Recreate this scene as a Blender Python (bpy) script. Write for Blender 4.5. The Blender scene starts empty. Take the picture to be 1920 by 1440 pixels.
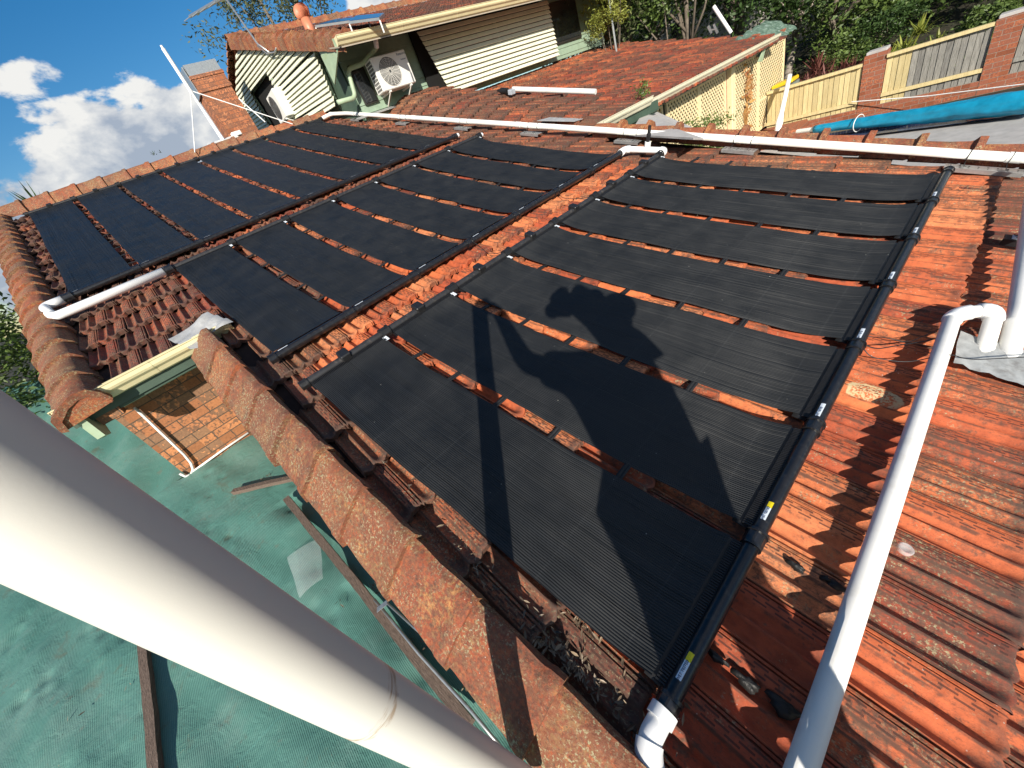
import bpy, math, random
import numpy as np
from mathutils import Vector, Matrix

# ---------------------------------------------------------------- camera, world, sun
sc = bpy.context.scene
COL = sc.collection
RC = np.array([[0.65027622, 0.68229547, -0.33408639], [0.2264605, -0.59386212, -0.77203849], [-0.72515962, 0.4263809, -0.54068739]])
FPX, HC, PIT = 699.459, 1.68298, math.radians(16.940)
CAM = np.array([0, 0, HC])
cd = bpy.data.cameras.new('camera'); cam = bpy.data.objects.new('camera', cd); COL.objects.link(cam)
m = Matrix.Identity(4)
for i in range(3):
    m[i][0] = RC[0][i]; m[i][1] = -RC[1][i]; m[i][2] = -RC[2][i]; m[i][3] = CAM[i]
cam.matrix_world = m
cd.sensor_width = 36; cd.lens = 36 * FPX / 1920; cd.clip_start = .02; cd.clip_end = 2000
sc.camera = cam
SUN_EL, SUN_AZ = math.radians(24.5), math.radians(-41.5)
SD = Vector((math.cos(SUN_EL) * math.cos(SUN_AZ), math.cos(SUN_EL) * math.sin(SUN_AZ), math.sin(SUN_EL)))
sl = bpy.data.lights.new('sun', 'SUN'); sun = bpy.data.objects.new('sun', sl); COL.objects.link(sun)
sl.energy = 5.0; sl.angle = math.radians(.53); sl.color = (1, .93, .82)
sun.rotation_euler = SD.to_track_quat('Z', 'Y').to_euler()
sc.view_settings.view_transform = 'Standard'; sc.view_settings.look = 'None'
sc.view_settings.exposure = 0.52; sc.view_settings.gamma = 1

wd = bpy.data.worlds.new('World'); sc.world = wd; wd.use_nodes = True
W = wd.node_tree; W.nodes.clear()
def wn(t, **k):
    n = W.nodes.new(t)
    for a, b in k.items(): setattr(n, a, b)
    return n
def wl(a, b): W.links.new(a, b)
def wmath(op, a, b=None, c=None, clamp=False):
    n = wn('ShaderNodeMath', operation=op); n.use_clamp = clamp
    for i, v in enumerate((a, b, c)):
        if v is None: continue
        if isinstance(v, (int, float)): n.inputs[i].default_value = v
        else: wl(v, n.inputs[i])
    return n.outputs[0]
sky = wn('ShaderNodeTexSky', sky_type='NISHITA', sun_disc=False)
sky.sun_elevation = SUN_EL; sky.sun_rotation = math.atan2(SD.x, SD.y)
sky.air_density = 1.0; sky.dust_density = .3; sky.ozone_density = 2.2
tc = wn('ShaderNodeTexCoord')
def wdot(v):
    n = wn('ShaderNodeVectorMath', operation='DOT_PRODUCT'); wl(tc.outputs['Generated'], n.inputs[0]); n.inputs[1].default_value = v
    return n.outputs['Value']
azc = math.radians(174)
A = wdot((-math.sin(azc), math.cos(azc), 0)); Z = wdot((0, 0, 1)); FW = wdot((math.cos(azc), math.sin(azc), 0))
cmb = wn('ShaderNodeCombineXYZ'); wl(A, cmb.inputs[0]); wl(wmath('MULTIPLY', Z, 1.6), cmb.inputs[1])
wl(FW, cmb.inputs[2])
def wnoise(sc_, det, ro, dist=0, off=0.):
    mp = wn('ShaderNodeMapping'); wl(cmb.outputs[0], mp.inputs[0]); mp.inputs['Location'].default_value = (off, off * .7, off * .3)
    n = wn('ShaderNodeTexNoise'); wl(mp.outputs[0], n.inputs['Vector'])
    n.inputs['Scale'].default_value = sc_; n.inputs['Detail'].default_value = det; n.inputs['Roughness'].default_value = ro; n.inputs['Distortion'].default_value = dist
    return n.outputs['Fac']
n1 = wnoise(9, 9, .56, .15)
n2 = wnoise(9, 9, .56, .15, .035)
def blob(a0, z0, ra, rz):
    x = wmath('DIVIDE', wmath('SUBTRACT', A, a0), ra); y = wmath('DIVIDE', wmath('SUBTRACT', Z, z0), rz)
    r = wmath('SQRT', wmath('ADD', wmath('MULTIPLY', x, x), wmath('MULTIPLY', y, y)))
    return wmath('MULTIPLY', wmath('SUBTRACT', 1, r), wmath('GREATER_THAN', FW, 0))
bl = blob(.055, .172, .20, .080)
bl = wmath('MAXIMUM', bl, blob(-.055, .185, .11, .062))
bl = wmath('MAXIMUM', bl, wmath('MULTIPLY', blob(.092, .297, .050, .024), .42))
bl = wmath('MAXIMUM', bl, wmath('MULTIPLY', blob(.15, .12, .30, .075), .75))
bl = wmath('MAXIMUM', bl, blob(-.47, .265, .07, .035))
bl = wmath('MAXIMUM', bl, wmath('MULTIPLY', blob(-.62, .24, .12, .05), .8))
other = wmath('MULTIPLY', wmath('SUBTRACT', .35, FW), 1.0)
other = wmath('MINIMUM', wmath('SUBTRACT', other, .0), .22)
bl = wmath('MAXIMUM', bl, wmath('SUBTRACT', other, .25))
dens = wmath('ADD', wmath('MULTIPLY', wmath('SUBTRACT', n1, .5), 2.1), bl)
mask = wn('ShaderNodeMapRange', interpolation_type='SMOOTHSTEP'); wl(dens, mask.inputs[0])
mask.inputs[1].default_value = .02; mask.inputs[2].default_value = .20
# lit tops, greyer underside and core
lit = wmath('ADD', wmath('MULTIPLY', wmath('SUBTRACT', n1, n2), 4.2), wmath('MULTIPLY', wmath('SUBTRACT', Z, .185), 6.5))
lit = wmath('ADD', wmath('SUBTRACT', lit, wmath('MULTIPLY', dens, .55)), .60, clamp=True)
cr = wn('ShaderNodeValToRGB'); wl(lit, cr.inputs[0])
cr.color_ramp.elements[0].color = (3.2, 3.7, 4.5, 1); cr.color_ramp.elements[1].color = (7.6, 7.5, 7.2, 1)
hs = wn('ShaderNodeHueSaturation'); wl(sky.outputs[0], hs.inputs['Color']); hs.inputs['Saturation'].default_value = 1.42; hs.inputs['Value'].default_value = .92
mx = wn('ShaderNodeMix', data_type='RGBA'); wl(wmath('MULTIPLY', mask.outputs[0], .96), mx.inputs[0]); wl(hs.outputs[0], mx.inputs[6]); wl(cr.outputs[0], mx.inputs[7])
bg = wn('ShaderNodeBackground'); wl(mx.outputs[2], bg.inputs[0]); bg.inputs[1].default_value = .085
wo = wn('ShaderNodeOutputWorld'); wl(bg.outputs[0], wo.inputs[0])

# ---------------------------------------------------------------- geometry helpers
rnd = random.Random(7); NR = np.random.default_rng(7)
CP, SP = math.cos(PIT), math.sin(PIT)
EU = np.array([CP, 0, -SP]); EV = np.array([0, 1., 0]); EN = np.array([SP, 0, CP])
def rp(u, v, h=0.): return np.array([u * CP + h * SP, v, -u * SP + h * CP])
def ray(x, y):
    d = np.array([x - 960., y - 720., FPX]) @ RC
    return d / np.linalg.norm(d)
def on_roof(x, y, h=0.):
    d = ray(x, y); t = (h - CAM @ EN) / (d @ EN); P = CAM + d * t
    return P @ EU, P[1]
def on_x(x, y, X): d = ray(x, y); return CAM + d * ((X - CAM[0]) / d[0])
def on_y(x, y, Y): d = ray(x, y); return CAM + d * ((Y - CAM[1]) / d[1])
def on_z(x, y, Zz): d = ray(x, y); return CAM + d * ((Zz - CAM[2]) / d[2])

ORG = {}
def tag(o, label=None, cat=None, group=None, kind=None):
    if label: o['label'] = label
    if cat: o['category'] = cat
    if group: o['group'] = group
    if kind: o['kind'] = kind
    return o
def thing(name, label, cat, loc=(0, 0, 0), group=None):
    o = bpy.data.objects.new(name, None); COL.objects.link(o); o.empty_display_size = .1
    o.location = Vector([float(c) for c in loc]); ORG[o.name] = np.array([float(c) for c in loc])
    return tag(o, label, cat, group)
def mkobj(name, me, parent=None, org=None):
    o = bpy.data.objects.new(name, me); COL.objects.link(o)
    if parent is not None:
        o.parent = parent; ORG[o.name] = ORG[parent.name]
    else:
        ORG[o.name] = np.zeros(3) if org is None else org
        if org is not None: o.location = Vector([float(c) for c in org])
    return o
class MB:
    def __init__(s): s.v = []; s.f = []; s.n = 0; s.tint = []; s.cm = 0; s.mi = []
    def add(s, vs, fs, tint=(.5, .5, .5)):
        vs = np.asarray(vs, float).reshape(-1, 3); b = s.n
        s.v.append(vs); s.n += len(vs)
        s.f.extend([tuple(i + b for i in f) for f in fs]); s.mi.extend([s.cm] * len(fs))
        s.tint.append(np.tile(np.array(tint, float), (len(vs), 1)))
        return b
    def box(s, c, ax, hs, tint=(.5, .5, .5), bev=0.):
        c = np.asarray(c, float); ax = [np.asarray(a, float) / np.linalg.norm(a) for a in ax]
        if bev <= 0:
            vs = [c + ax[0] * hs[0] * i + ax[1] * hs[1] * j + ax[2] * hs[2] * k for i in (-1, 1) for j in (-1, 1) for k in (-1, 1)]
            s.add(vs, [(0, 1, 3, 2), (4, 6, 7, 5), (0, 4, 5, 1), (2, 3, 7, 6), (0, 2, 6, 4), (1, 5, 7, 3)], tint)
        else:
            b = min(bev, min(hs) * .6); vs = []; idx = {}
            for i in (-1, 1):
                for j in (-1, 1):
                    for k in (-1, 1):
                        for a in range(3):
                            h = [hs[0] - b, hs[1] - b, hs[2] - b]; h[a] = hs[a]
                            idx[(i, j, k, a)] = len(vs)
                            vs.append(c + ax[0] * h[0] * i + ax[1] * h[1] * j + ax[2] * h[2] * k)
            fs = []
            sg = (-1, 1)
            for i in sg: fs.append([idx[(i, j, k, 0)] for j, k in ((-1, -1), (1, -1), (1, 1), (-1, 1))][::i])
            for j in sg: fs.append([idx[(i, j, k, 1)] for i, k in ((-1, -1), (-1, 1), (1, 1), (1, -1))][::j])
            for k in sg: fs.append([idx[(i, j, k, 2)] for i, j in ((-1, -1), (1, -1), (1, 1), (-1, 1))][::k])
            for i in sg:
                for j in sg: fs.append([idx[(i, j, -1, 0)], idx[(i, j, 1, 0)], idx[(i, j, 1, 1)], idx[(i, j, -1, 1)]][::-i * j])
            for i in sg:
                for k in sg: fs.append([idx[(i, -1, k, 0)], idx[(i, 1, k, 0)], idx[(i, 1, k, 2)], idx[(i, -1, k, 2)]][::i * k])
            for j in sg:
                for k in sg: fs.append([idx[(-1, j, k, 1)], idx[(1, j, k, 1)], idx[(1, j, k, 2)], idx[(-1, j, k, 2)]][::-j * k])
            for i in sg:
                for j in sg:
                    for k in sg: fs.append([idx[(i, j, k, 0)], idx[(i, j, k, 1)], idx[(i, j, k, 2)]][::i * j * k])
            s.add(vs, fs, tint)
    def bar(s, p, q, w, h, up=(0, 0, 1), tint=(.5, .5, .5), bev=0.):
        p = np.asarray(p, float); q = np.asarray(q, float); d = q - p; L = np.linalg.norm(d); d = d / L
        sd = np.cross(d, up); sd /= np.linalg.norm(sd); u2 = np.cross(sd, d)
        s.box((p + q) / 2, (d, sd, u2), (L / 2, w / 2, h / 2), tint, bev)
    def tube(s, pts, r, seg=16, cap=True, tint=(.5, .5, .5), prof=None):
        pts = [np.asarray(p, float) for p in pts]; n = len(pts)
        rs = r if hasattr(r, '__len__') else [r] * n
        t0 = pts[1] - pts[0]; t0 /= np.linalg.norm(t0)
        a = np.cross(t0, (0, 0, 1.)) if abs(t0[2]) < .9 else np.cross(t0, (1., 0, 0)); a /= np.linalg.norm(a)
        vs = []; prev = t0
        for i in range(n):
            if i == 0: t = t0
            elif i == n - 1: t = pts[-1] - pts[-2]
            else:
                t1 = pts[i] - pts[i - 1]; t2 = pts[i + 1] - pts[i]; t1 = t1 / max(np.linalg.norm(t1), 1e-9); t2 = t2 / max(np.linalg.norm(t2), 1e-9); t = t1 + t2
            t = t / max(np.linalg.norm(t), 1e-9)
            a = a - t * (a @ t); a /= np.linalg.norm(a); b = np.cross(t, a)
            for k in range(seg):
                th = 2 * math.pi * k / seg; rr = rs[i] * (prof[k] if prof is not None else 1)
                vs.append(pts[i] + (a * math.cos(th) + b * math.sin(th)) * rr)
        fs = [(i * seg + k, i * seg + (k + 1) % seg, (i + 1) * seg + (k + 1) % seg, (i + 1) * seg + k) for i in range(n - 1) for k in range(seg)]
        if cap: fs.append(tuple(range(seg))[::-1]); fs.append(tuple((n - 1) * seg + k for k in range(seg)))
        s.add(vs, fs, tint)
    def prism(s, poly, d, tint=(.5, .5, .5)):
        poly = [np.asarray(p, float) for p in poly]; n = len(poly); d = np.asarray(d, float)
        s.add(poly + [p + d for p in poly], [tuple(range(n))[::-1], tuple(range(n, 2 * n))] + [(i, (i + 1) % n, n + (i + 1) % n, n + i) for i in range(n)], tint)
    def sphere(s, c, r, seg=10, rings=7, sc_=(1, 1, 1), tint=(.5, .5, .5)):
        vs = []
        for i in range(rings + 1):
            ph = math.pi * i / rings
            for k in range(seg):
                th = 2 * math.pi * k / seg
                vs.append([c[0] + r * sc_[0] * math.sin(ph) * math.cos(th), c[1] + r * sc_[1] * math.sin(ph) * math.sin(th), c[2] + r * sc_[2] * math.cos(ph)])
        s.add(vs, [(i * seg + k, (i + 1) * seg + k, (i + 1) * seg + (k + 1) % seg, i * seg + (k + 1) % seg) for i in range(rings) for k in range(seg)], tint)
    def build(s, name, mat, parent=None, smooth=False, org=None, auto=None):
        V = np.concatenate(s.v); O = ORG[parent.name] if parent is not None else (np.zeros(3) if org is None else np.asarray(org, float))
        me = bpy.data.meshes.new(name); me.from_pydata((V - O).tolist(), [], s.f)
        at = me.attributes.new('tint', 'FLOAT_COLOR', 'POINT'); T = np.concatenate(s.tint)
        at.data.foreach_set('color', np.concatenate([T, np.ones((len(T), 1))], 1).ravel())
        for q_ in (mat if isinstance(mat, (list, tuple)) else [mat]): me.materials.append(q_)
        if max(s.mi): me.polygons.foreach_set('material_index', s.mi)
        if smooth or auto:
            me.shade_smooth()
            if auto: me.set_sharp_from_angle(angle=math.radians(auto))
        me.update()
        return mkobj(name, me, parent, None if org is None else np.asarray(org, float))
def grid_mesh(name, P, mat, parent=None, smooth=True, tint=None, uv=None, org=None):
    """P: (tiles, rows, cols, 3) array -> one mesh of many small grids"""
    Tn, R_, C_, _ = P.shape
    idx = np.arange(Tn * R_ * C_).reshape(Tn, R_, C_)
    F = np.stack([idx[:, :-1, :-1], idx[:, :-1, 1:], idx[:, 1:, 1:], idx[:, 1:, :-1]], -1).reshape(-1, 4)
    O = ORG[parent.name] if parent is not None else (np.zeros(3) if org is None else np.asarray(org, float))
    V = (P.reshape(-1, 3) - O)
    me = bpy.data.meshes.new(name)
    me.vertices.add(len(V)); me.vertices.foreach_set('co', V.astype(np.float32).ravel())
    me.loops.add(F.size); me.loops.foreach_set('vertex_index', F.astype(np.int32).ravel())
    me.polygons.add(len(F)); me.polygons.foreach_set('loop_start', np.arange(0, F.size, 4, dtype=np.int32))
    me.polygons.foreach_set('loop_total', np.full(len(F), 4, np.int32))
    if tint is not None:
        at = me.attributes.new('tint', 'FLOAT_COLOR', 'POINT')
        T = np.repeat(tint, R_ * C_, 0); at.data.foreach_set('color', np.concatenate([T, np.ones((len(T), 1))], 1).astype(np.float32).ravel())
    me.update(calc_edges=True)
    if uv is not None:
        ul = me.uv_layers.new(name='UVMap'); ul.data.foreach_set('uv', uv.reshape(-1, 2)[F.ravel()].astype(np.float32).ravel())
    me.materials.append(mat)
    if smooth:
        me.shade_smooth(); me.set_sharp_from_angle(angle=math.radians(48))
    me.validate()
    return mkobj(name, me, parent, None if org is None else np.asarray(org, float))

# ---------------------------------------------------------------- materials
class NT:
    def __init__(s, name):
        s.m = bpy.data.materials.new(name); s.m.use_nodes = True; s.t = s.m.node_tree; s.t.nodes.clear()
        s.out = s.n('ShaderNodeOutputMaterial'); s.b = s.n('ShaderNodeBsdfPrincipled'); s.l(s.b.outputs[0], s.out.inputs[0])
        s.geo = s.n('ShaderNodeNewGeometry')
    def n(s, t, **k):
        n = s.t.nodes.new(t)
        for a, b in k.items(): setattr(n, a, b)
        return n
    def l(s, a, b): s.t.links.new(a, b)
    def set(s, sock, v):
        if isinstance(v, (int, float)): sock.default_value = v
        elif isinstance(v, (tuple, list)): sock.default_value = tuple(v) + ((1,) if len(v) == 3 and sock.type == 'RGBA' else ())
        else: s.l(v, sock)
    def math(s, op, a, b=None, c=None, clamp=False):
        n = s.n('ShaderNodeMath', operation=op); n.use_clamp = clamp
        for i, v in enumerate((a, b, c)):
            if v is not None: s.set(n.inputs[i], v)
        return n.outputs[0]
    def noise(s, scale, det=4, rough=.55, dist=0, vec=None, col=False, stretch=None):
        n = s.n('ShaderNodeTexNoise'); v = vec or s.geo.outputs['Position']
        if stretch:
            mp = s.n('ShaderNodeMapping'); s.l(v, mp.inputs[0]); mp.inputs['Scale'].default_value = stretch; v = mp.outputs[0]
        s.l(v, n.inputs['Vector']); n.inputs['Scale'].default_value = scale; n.inputs['Detail'].default_value = det
        n.inputs['Roughness'].default_value = rough; n.inputs['Distortion'].default_value = dist
        return n.outputs['Color' if col else 'Fac']
    def voro(s, scale, feat='F1', vec=None):
        n = s.n('ShaderNodeTexVoronoi', feature=feat); s.l(vec or s.geo.outputs['Position'], n.inputs['Vector']); n.inputs['Scale'].default_value = scale
        return n.outputs['Distance']
    def step(s, v, a, b):
        n = s.n('ShaderNodeMapRange', interpolation_type='SMOOTHSTEP'); s.l(v, n.inputs[0]); s.set(n.inputs[1], a); s.set(n.inputs[2], b)
        return n.outputs[0]
    def mix(s, f, a, b, mode='MIX'):
        n = s.n('ShaderNodeMix', data_type='RGBA', blend_type=mode); s.set(n.inputs[0], f); s.set(n.inputs[6], a); s.set(n.inputs[7], b)
        return n.outputs[2]
    def ramp(s, f, els):
        n = s.n('ShaderNodeValToRGB'); s.l(f, n.inputs[0]); e = n.color_ramp.elements
        while len(e) < len(els): e.new(.5)
        for q, (p, c) in zip(e, els): q.position = p; q.color = tuple(c) + (1,)
        return n.outputs[0]
    def bump(s, h, st=.3, dist=.01):
        n = s.n('ShaderNodeBump'); s.l(h, n.inputs['Height']); n.inputs['Strength'].default_value = st; n.inputs['Distance'].default_value = dist
        s.l(n.outputs[0], s.b.inputs['Normal']); return n.outputs[0]
    def tint(s):
        a = s.n('ShaderNodeAttribute', attribute_name='tint'); q = s.n('ShaderNodeSeparateColor'); s.l(a.outputs['Color'], q.inputs[0])
        return q.outputs
    def sep(s, v=None):
        q = s.n('ShaderNodeSeparateXYZ'); s.l(v or s.geo.outputs['Position'], q.inputs[0]); return q.outputs
    def done(s, col, rough=.6, metal=0, spec=None):
        s.set(s.b.inputs['Base Color'], col); s.set(s.b.inputs['Roughness'], rough); s.b.inputs['Metallic'].default_value = metal
        if spec is not None: s.b.inputs['Specular IOR Level'].default_value = spec
        return s.m
def simple(name, col, rough=.6, var=.25, scale=12, metal=0, bump=.0, bscale=60, dirt=None, dscale=5, damt=.5, spec=None):
    s = NT(name); n = s.noise(scale, 5)
    c = s.mix(1.0, tuple(col), s.ramp(n, [(.3, (1 - var,) * 3), (.7, (1 + var * .4,) * 3)]), 'MULTIPLY')
    if dirt is not None:
        c = s.mix(s.math('MULTIPLY', s.step(s.noise(dscale, 8, .65), .52, .70), damt), c, tuple(dirt))
    if bump: s.bump(s.noise(bscale, 5), bump, .004)
    return s.done(c, rough, metal, spec)

def tile_material(name, cap=False):
    s = NT(name); T = s.tint()
    base = s.ramp(T[0], [(0, (.16, .030, .016)), (.25, (.32, .056, .024)), (.5, (.46, .098, .034)), (.78, (.60, .158, .052)), (1, (.62, .23, .095))])
    blot = s.noise(22, 6, .6)
    c = s.mix(1, base, s.ramp(blot, [(.25, (.66, .58, .55)), (.55, (1, 1, 1)), (.8, (1.22, 1.22, 1.15))]), 'MULTIPLY')
    if cap:
        c = s.mix(.5, c, (.27, .080, .036))
        big = s.step(s.noise(5.5, 5, .65), .44, .58)
        lic = s.step(s.noise(62, 8, .74), .45, .56)
        c = s.mix(s.math('MULTIPLY', lic, s.math('ADD', .15, s.math('MULTIPLY', big, .75))), c, s.mix(s.noise(60, 3), (.56, .25, .07), (.34, .20, .09)))
        crust = s.math('MULTIPLY', s.step(s.noise(8, 9, .72), .50, .64), s.step(s.noise(75, 6, .7), .42, .58))
        c = s.mix(s.math('MULTIPLY', crust, .85), c, (.085, .042, .026))
        pale = s.math('MULTIPLY', s.step(s.noise(130, 4, .7), .60, .66), s.step(s.noise(5, 3), .40, .60))
        c = s.mix(s.math('MULTIPLY', pale, .7), c, (.46, .42, .28))
    mo = s.noise(44 if cap else 19, 9, .72 if cap else .68, .1 if cap else .4)
    dirt = T[1]
    mm = s.step(s.math('ADD', mo, s.math('MULTIPLY', dirt, .30)), .61, .73)
    c = s.mix(s.math('MULTIPLY', s.math('MULTIPLY', mm, 1 if cap else s.step(s.noise(60, 6, .75), .36, .60)), .55 if cap else .80), c, s.ramp(s.noise(70, 4), [(.35, (.030, .022, .018)), (.65, (.13, .085, .055))]))
    fine = s.step(s.noise(120, 5, .7), .57, .66)
    c = s.mix(s.math('MULTIPLY', fine, s.math('ADD', .18, s.math('MULTIPLY', dirt, .62))), c, (.045, .028, .02))
    # pale crusty lichen
    gate = s.step(s.math('ADD', s.noise(6.5, 4, .6), s.math('MULTIPLY', dirt, .26)), .60, .76)
    lv = s.step(s.noise(85, 6, .72), .535, .60)
    c = s.mix(s.math('MULTIPLY', gate, s.math('MULTIPLY', lv, .9)), c, s.mix(s.noise(30, 2), (.26, .26, .17), (.44, .38, .20)))
    gg = s.step(s.math('ADD', s.noise(9, 5, .6), s.math('MULTIPLY', dirt, .22)), .66, .78)
    c = s.mix(s.math('MULTIPLY', s.math('MULTIPLY', gg, s.step(s.noise(80, 6, .75), .38, .58)), .30 if cap else .55), c, (.095, .070, .045))
    sp = s.step(s.voro(46), .11, .07)
    c = s.mix(s.math('MULTIPLY', s.math('MULTIPLY', sp, .8), s.step(s.noise(3, 2), .5, .6)), c, (.58, .56, .48))
    h = s.math('ADD', s.math('MULTIPLY', s.noise(160, 6, .7), .6), s.math('MULTIPLY', s.noise(30, 4), .7))
    if not cap:
        uvn = s.n('ShaderNodeUVMap', uv_map='UVMap'); uv = s.sep(uvn.outputs[0])
        # grime and painted-in crease shadow, dark bands beside each pan
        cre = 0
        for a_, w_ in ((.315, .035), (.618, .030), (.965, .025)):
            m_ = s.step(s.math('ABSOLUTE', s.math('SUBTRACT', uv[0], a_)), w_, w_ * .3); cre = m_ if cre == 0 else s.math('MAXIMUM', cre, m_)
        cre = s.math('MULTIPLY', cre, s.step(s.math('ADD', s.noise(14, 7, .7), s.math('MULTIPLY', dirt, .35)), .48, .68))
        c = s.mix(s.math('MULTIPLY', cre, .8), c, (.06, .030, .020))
        # fine streaky soot along the fall of the tile
        uvm = s.n('ShaderNodeMapping'); s.l(uvn.outputs[0], uvm.inputs[0]); uvm.inputs['Scale'].default_value = (9, 3.2, 1)
        uva = s.n('ShaderNodeVectorMath', operation='ADD'); s.l(uvm.outputs[0], uva.inputs[0])
        sc9 = s.n('ShaderNodeVectorMath', operation='SCALE'); s.l(s.geo.outputs['Position'], sc9.inputs[0]); sc9.inputs['Scale'].default_value = 3.0; s.l(sc9.outputs[0], uva.inputs[1])
        stk = s.step(s.math('ADD', s.noise(5, 9, .78, .2, vec=uva.outputs[0]), s.math('MULTIPLY', dirt, .16)), .56, .70)
        c = s.mix(s.math('MULTIPLY', stk, .55), c, (.085, .042, .026))
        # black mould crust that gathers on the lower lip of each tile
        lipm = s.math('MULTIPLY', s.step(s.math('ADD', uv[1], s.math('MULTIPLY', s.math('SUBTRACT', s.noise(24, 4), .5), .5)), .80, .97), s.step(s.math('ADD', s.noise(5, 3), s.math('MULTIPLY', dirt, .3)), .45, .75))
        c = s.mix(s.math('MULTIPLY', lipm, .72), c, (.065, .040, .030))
        # three rows of short dash-like slots pressed into the side strip
        rowm = s.math('SUBTRACT', s.math('FRACT', s.math('MULTIPLY', s.math('SUBTRACT', uv[0], .088), 15.5)), .5)
        rowsel = s.math('LESS_THAN', s.math('ABSOLUTE', rowm), .25)
        band = s.math('MULTIPLY', s.math('GREATER_THAN', uv[0], .088), s.math('LESS_THAN', uv[0], .281))
        rid = s.math('FLOOR', s.math('MULTIPLY', s.math('SUBTRACT', uv[0], .088), 15.5))
        dsh = s.math('LESS_THAN', s.math('FRACT', s.math('ADD', s.math('MULTIPLY', uv[1], 5.5), s.math('MULTIPLY', rid, .5))), .62)
        dm = s.math('MULTIPLY', s.math('MULTIPLY', rowsel, band), s.math('MULTIPLY', dsh, s.math('LESS_THAN', uv[1], .95)))
        h = s.math('SUBTRACT', h, s.math('MULTIPLY', dm, 2.6))
        c = s.mix(s.math('MULTIPLY', dm, .78), c, (.05, .018, .012))
        g2 = s.math('MULTIPLY', s.math('GREATER_THAN', uv[0], .055), s.math('LESS_THAN', uv[0], .08))
        c = s.mix(s.math('MULTIPLY', g2, .6), c, (.05, .02, .014))
        # one big ring-shaped lichen colony on a tile near the long pipe
        P = s.n('ShaderNodeVectorMath', operation='SUBTRACT'); s.l(s.geo.outputs['Position'], P.inputs[0]); P.inputs[1].default_value = tuple(rp(-.176, 2.02))
        D = s.sep(P.outputs[0]); nn = s.math('MULTIPLY', s.math('SUBTRACT', s.noise(40, 4), .5), .5)
        rr = s.math('SQRT', s.math('ADD', s.math('POWER', s.math('DIVIDE', D[0], .105), 2), s.math('POWER', s.math('DIVIDE', D[1], .055), 2)))
        rr = s.math('ADD', rr, nn)
        ring = s.math('SUBTRACT', s.step(rr, 1.05, .95), s.math('MULTIPLY', s.step(rr, .92, .78), s.step(s.noise(110, 4), .44, .54)))
        c = s.mix(s.math('MULTIPLY', ring, .9, clamp=True), c, (.56, .46, .26))
    s.bump(h, .85 if cap else .55, .006 if cap else .004)
    return s.done(c, .82)
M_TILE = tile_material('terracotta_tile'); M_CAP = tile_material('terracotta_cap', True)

def brick_material(name, c1, c2, dark, mortar, w=.24, hgt=.086):
    s = NT(name); N = s.sep(s.geo.outputs['Normal']); P = s.sep()
    ax = s.math('ABSOLUTE', N[0]); fx = s.math('GREATER_THAN', ax, .5)
    uu = s.math('ADD', s.math('MULTIPLY', P[1], fx), s.math('MULTIPLY', P[0], s.math('SUBTRACT', 1, fx)))
    cb = s.n('ShaderNodeCombineXYZ'); s.l(uu, cb.inputs[0]); s.l(P[2], cb.inputs[1])
    b = s.n('ShaderNodeTexBrick'); s.l(cb.outputs[0], b.inputs['Vector'])
    b.inputs['Scale'].default_value = 1; b.inputs['Brick Width'].default_value = w; b.inputs['Row Height'].default_value = hgt
    b.inputs['Mortar Size'].default_value = .0045; b.inputs['Mortar Smooth'].default_value = .15; b.inputs['Bias'].default_value = 0
    s.set(b.inputs['Color1'], c1); s.set(b.inputs['Color2'], c2); s.set(b.inputs['Mortar'], mortar)
    rowi = s.math('FLOOR', s.math('DIVIDE', P[2], hgt))
    coli = s.math('FLOOR', s.math('DIVIDE', s.math('ADD', uu, s.math('MULTIPLY', s.math('MODULO', rowi, 2), w / 2)), w))
    wn_ = s.n('ShaderNodeTexWhiteNoise', noise_dimensions='2D'); c2_ = s.n('ShaderNodeCombineXYZ'); s.l(rowi, c2_.inputs[0]); s.l(coli, c2_.inputs[1]); s.l(c2_.outputs[0], wn_.inputs['Vector'])
    dk = s.step(s.math('ADD', s.noise(34, 4, .55), s.math('MULTIPLY', wn_.outputs['Value'], .42)), .66, .76)
    c = s.mix(s.math('MULTIPLY', dk, .8), b.outputs['Color'], dark)
    c = s.mix(1, c, s.ramp(wn_.outputs['Value'], [(0, (.50, .46, .44)), (.45, (.95, .9, .88)), (1, (1.30, 1.28, 1.2))]), 'MULTIPLY')
    c = s.mix(b.outputs['Fac'], c, mortar)
    c = s.mix(1, c, s.ramp(s.noise(60, 5), [(.3, (.75, .75, .75)), (.7, (1.1, 1.1, 1.1))]), 'MULTIPLY')
    s.bump(s.math('SUBTRACT', s.math('MULTIPLY', s.noise(90, 4), .25), b.outputs['Fac']), .7, .006)
    return s.done(c, .88)
M_BRICK = brick_material('blotched_brick', (.60, .26, .105), (.48, .20, .085), (.13, .085, .055), (.10, .068, .045))
M_BRICKC = brick_material('chimney_brick', (.60, .25, .12), (.50, .18, .08), (.13, .06, .04), (.20, .10, .07), .17, .09)
M_BRICKP = brick_material('pillar_brick', (.46, .155, .07), (.36, .11, .05), (.20, .07, .045), (.30, .25, .20))

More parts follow.
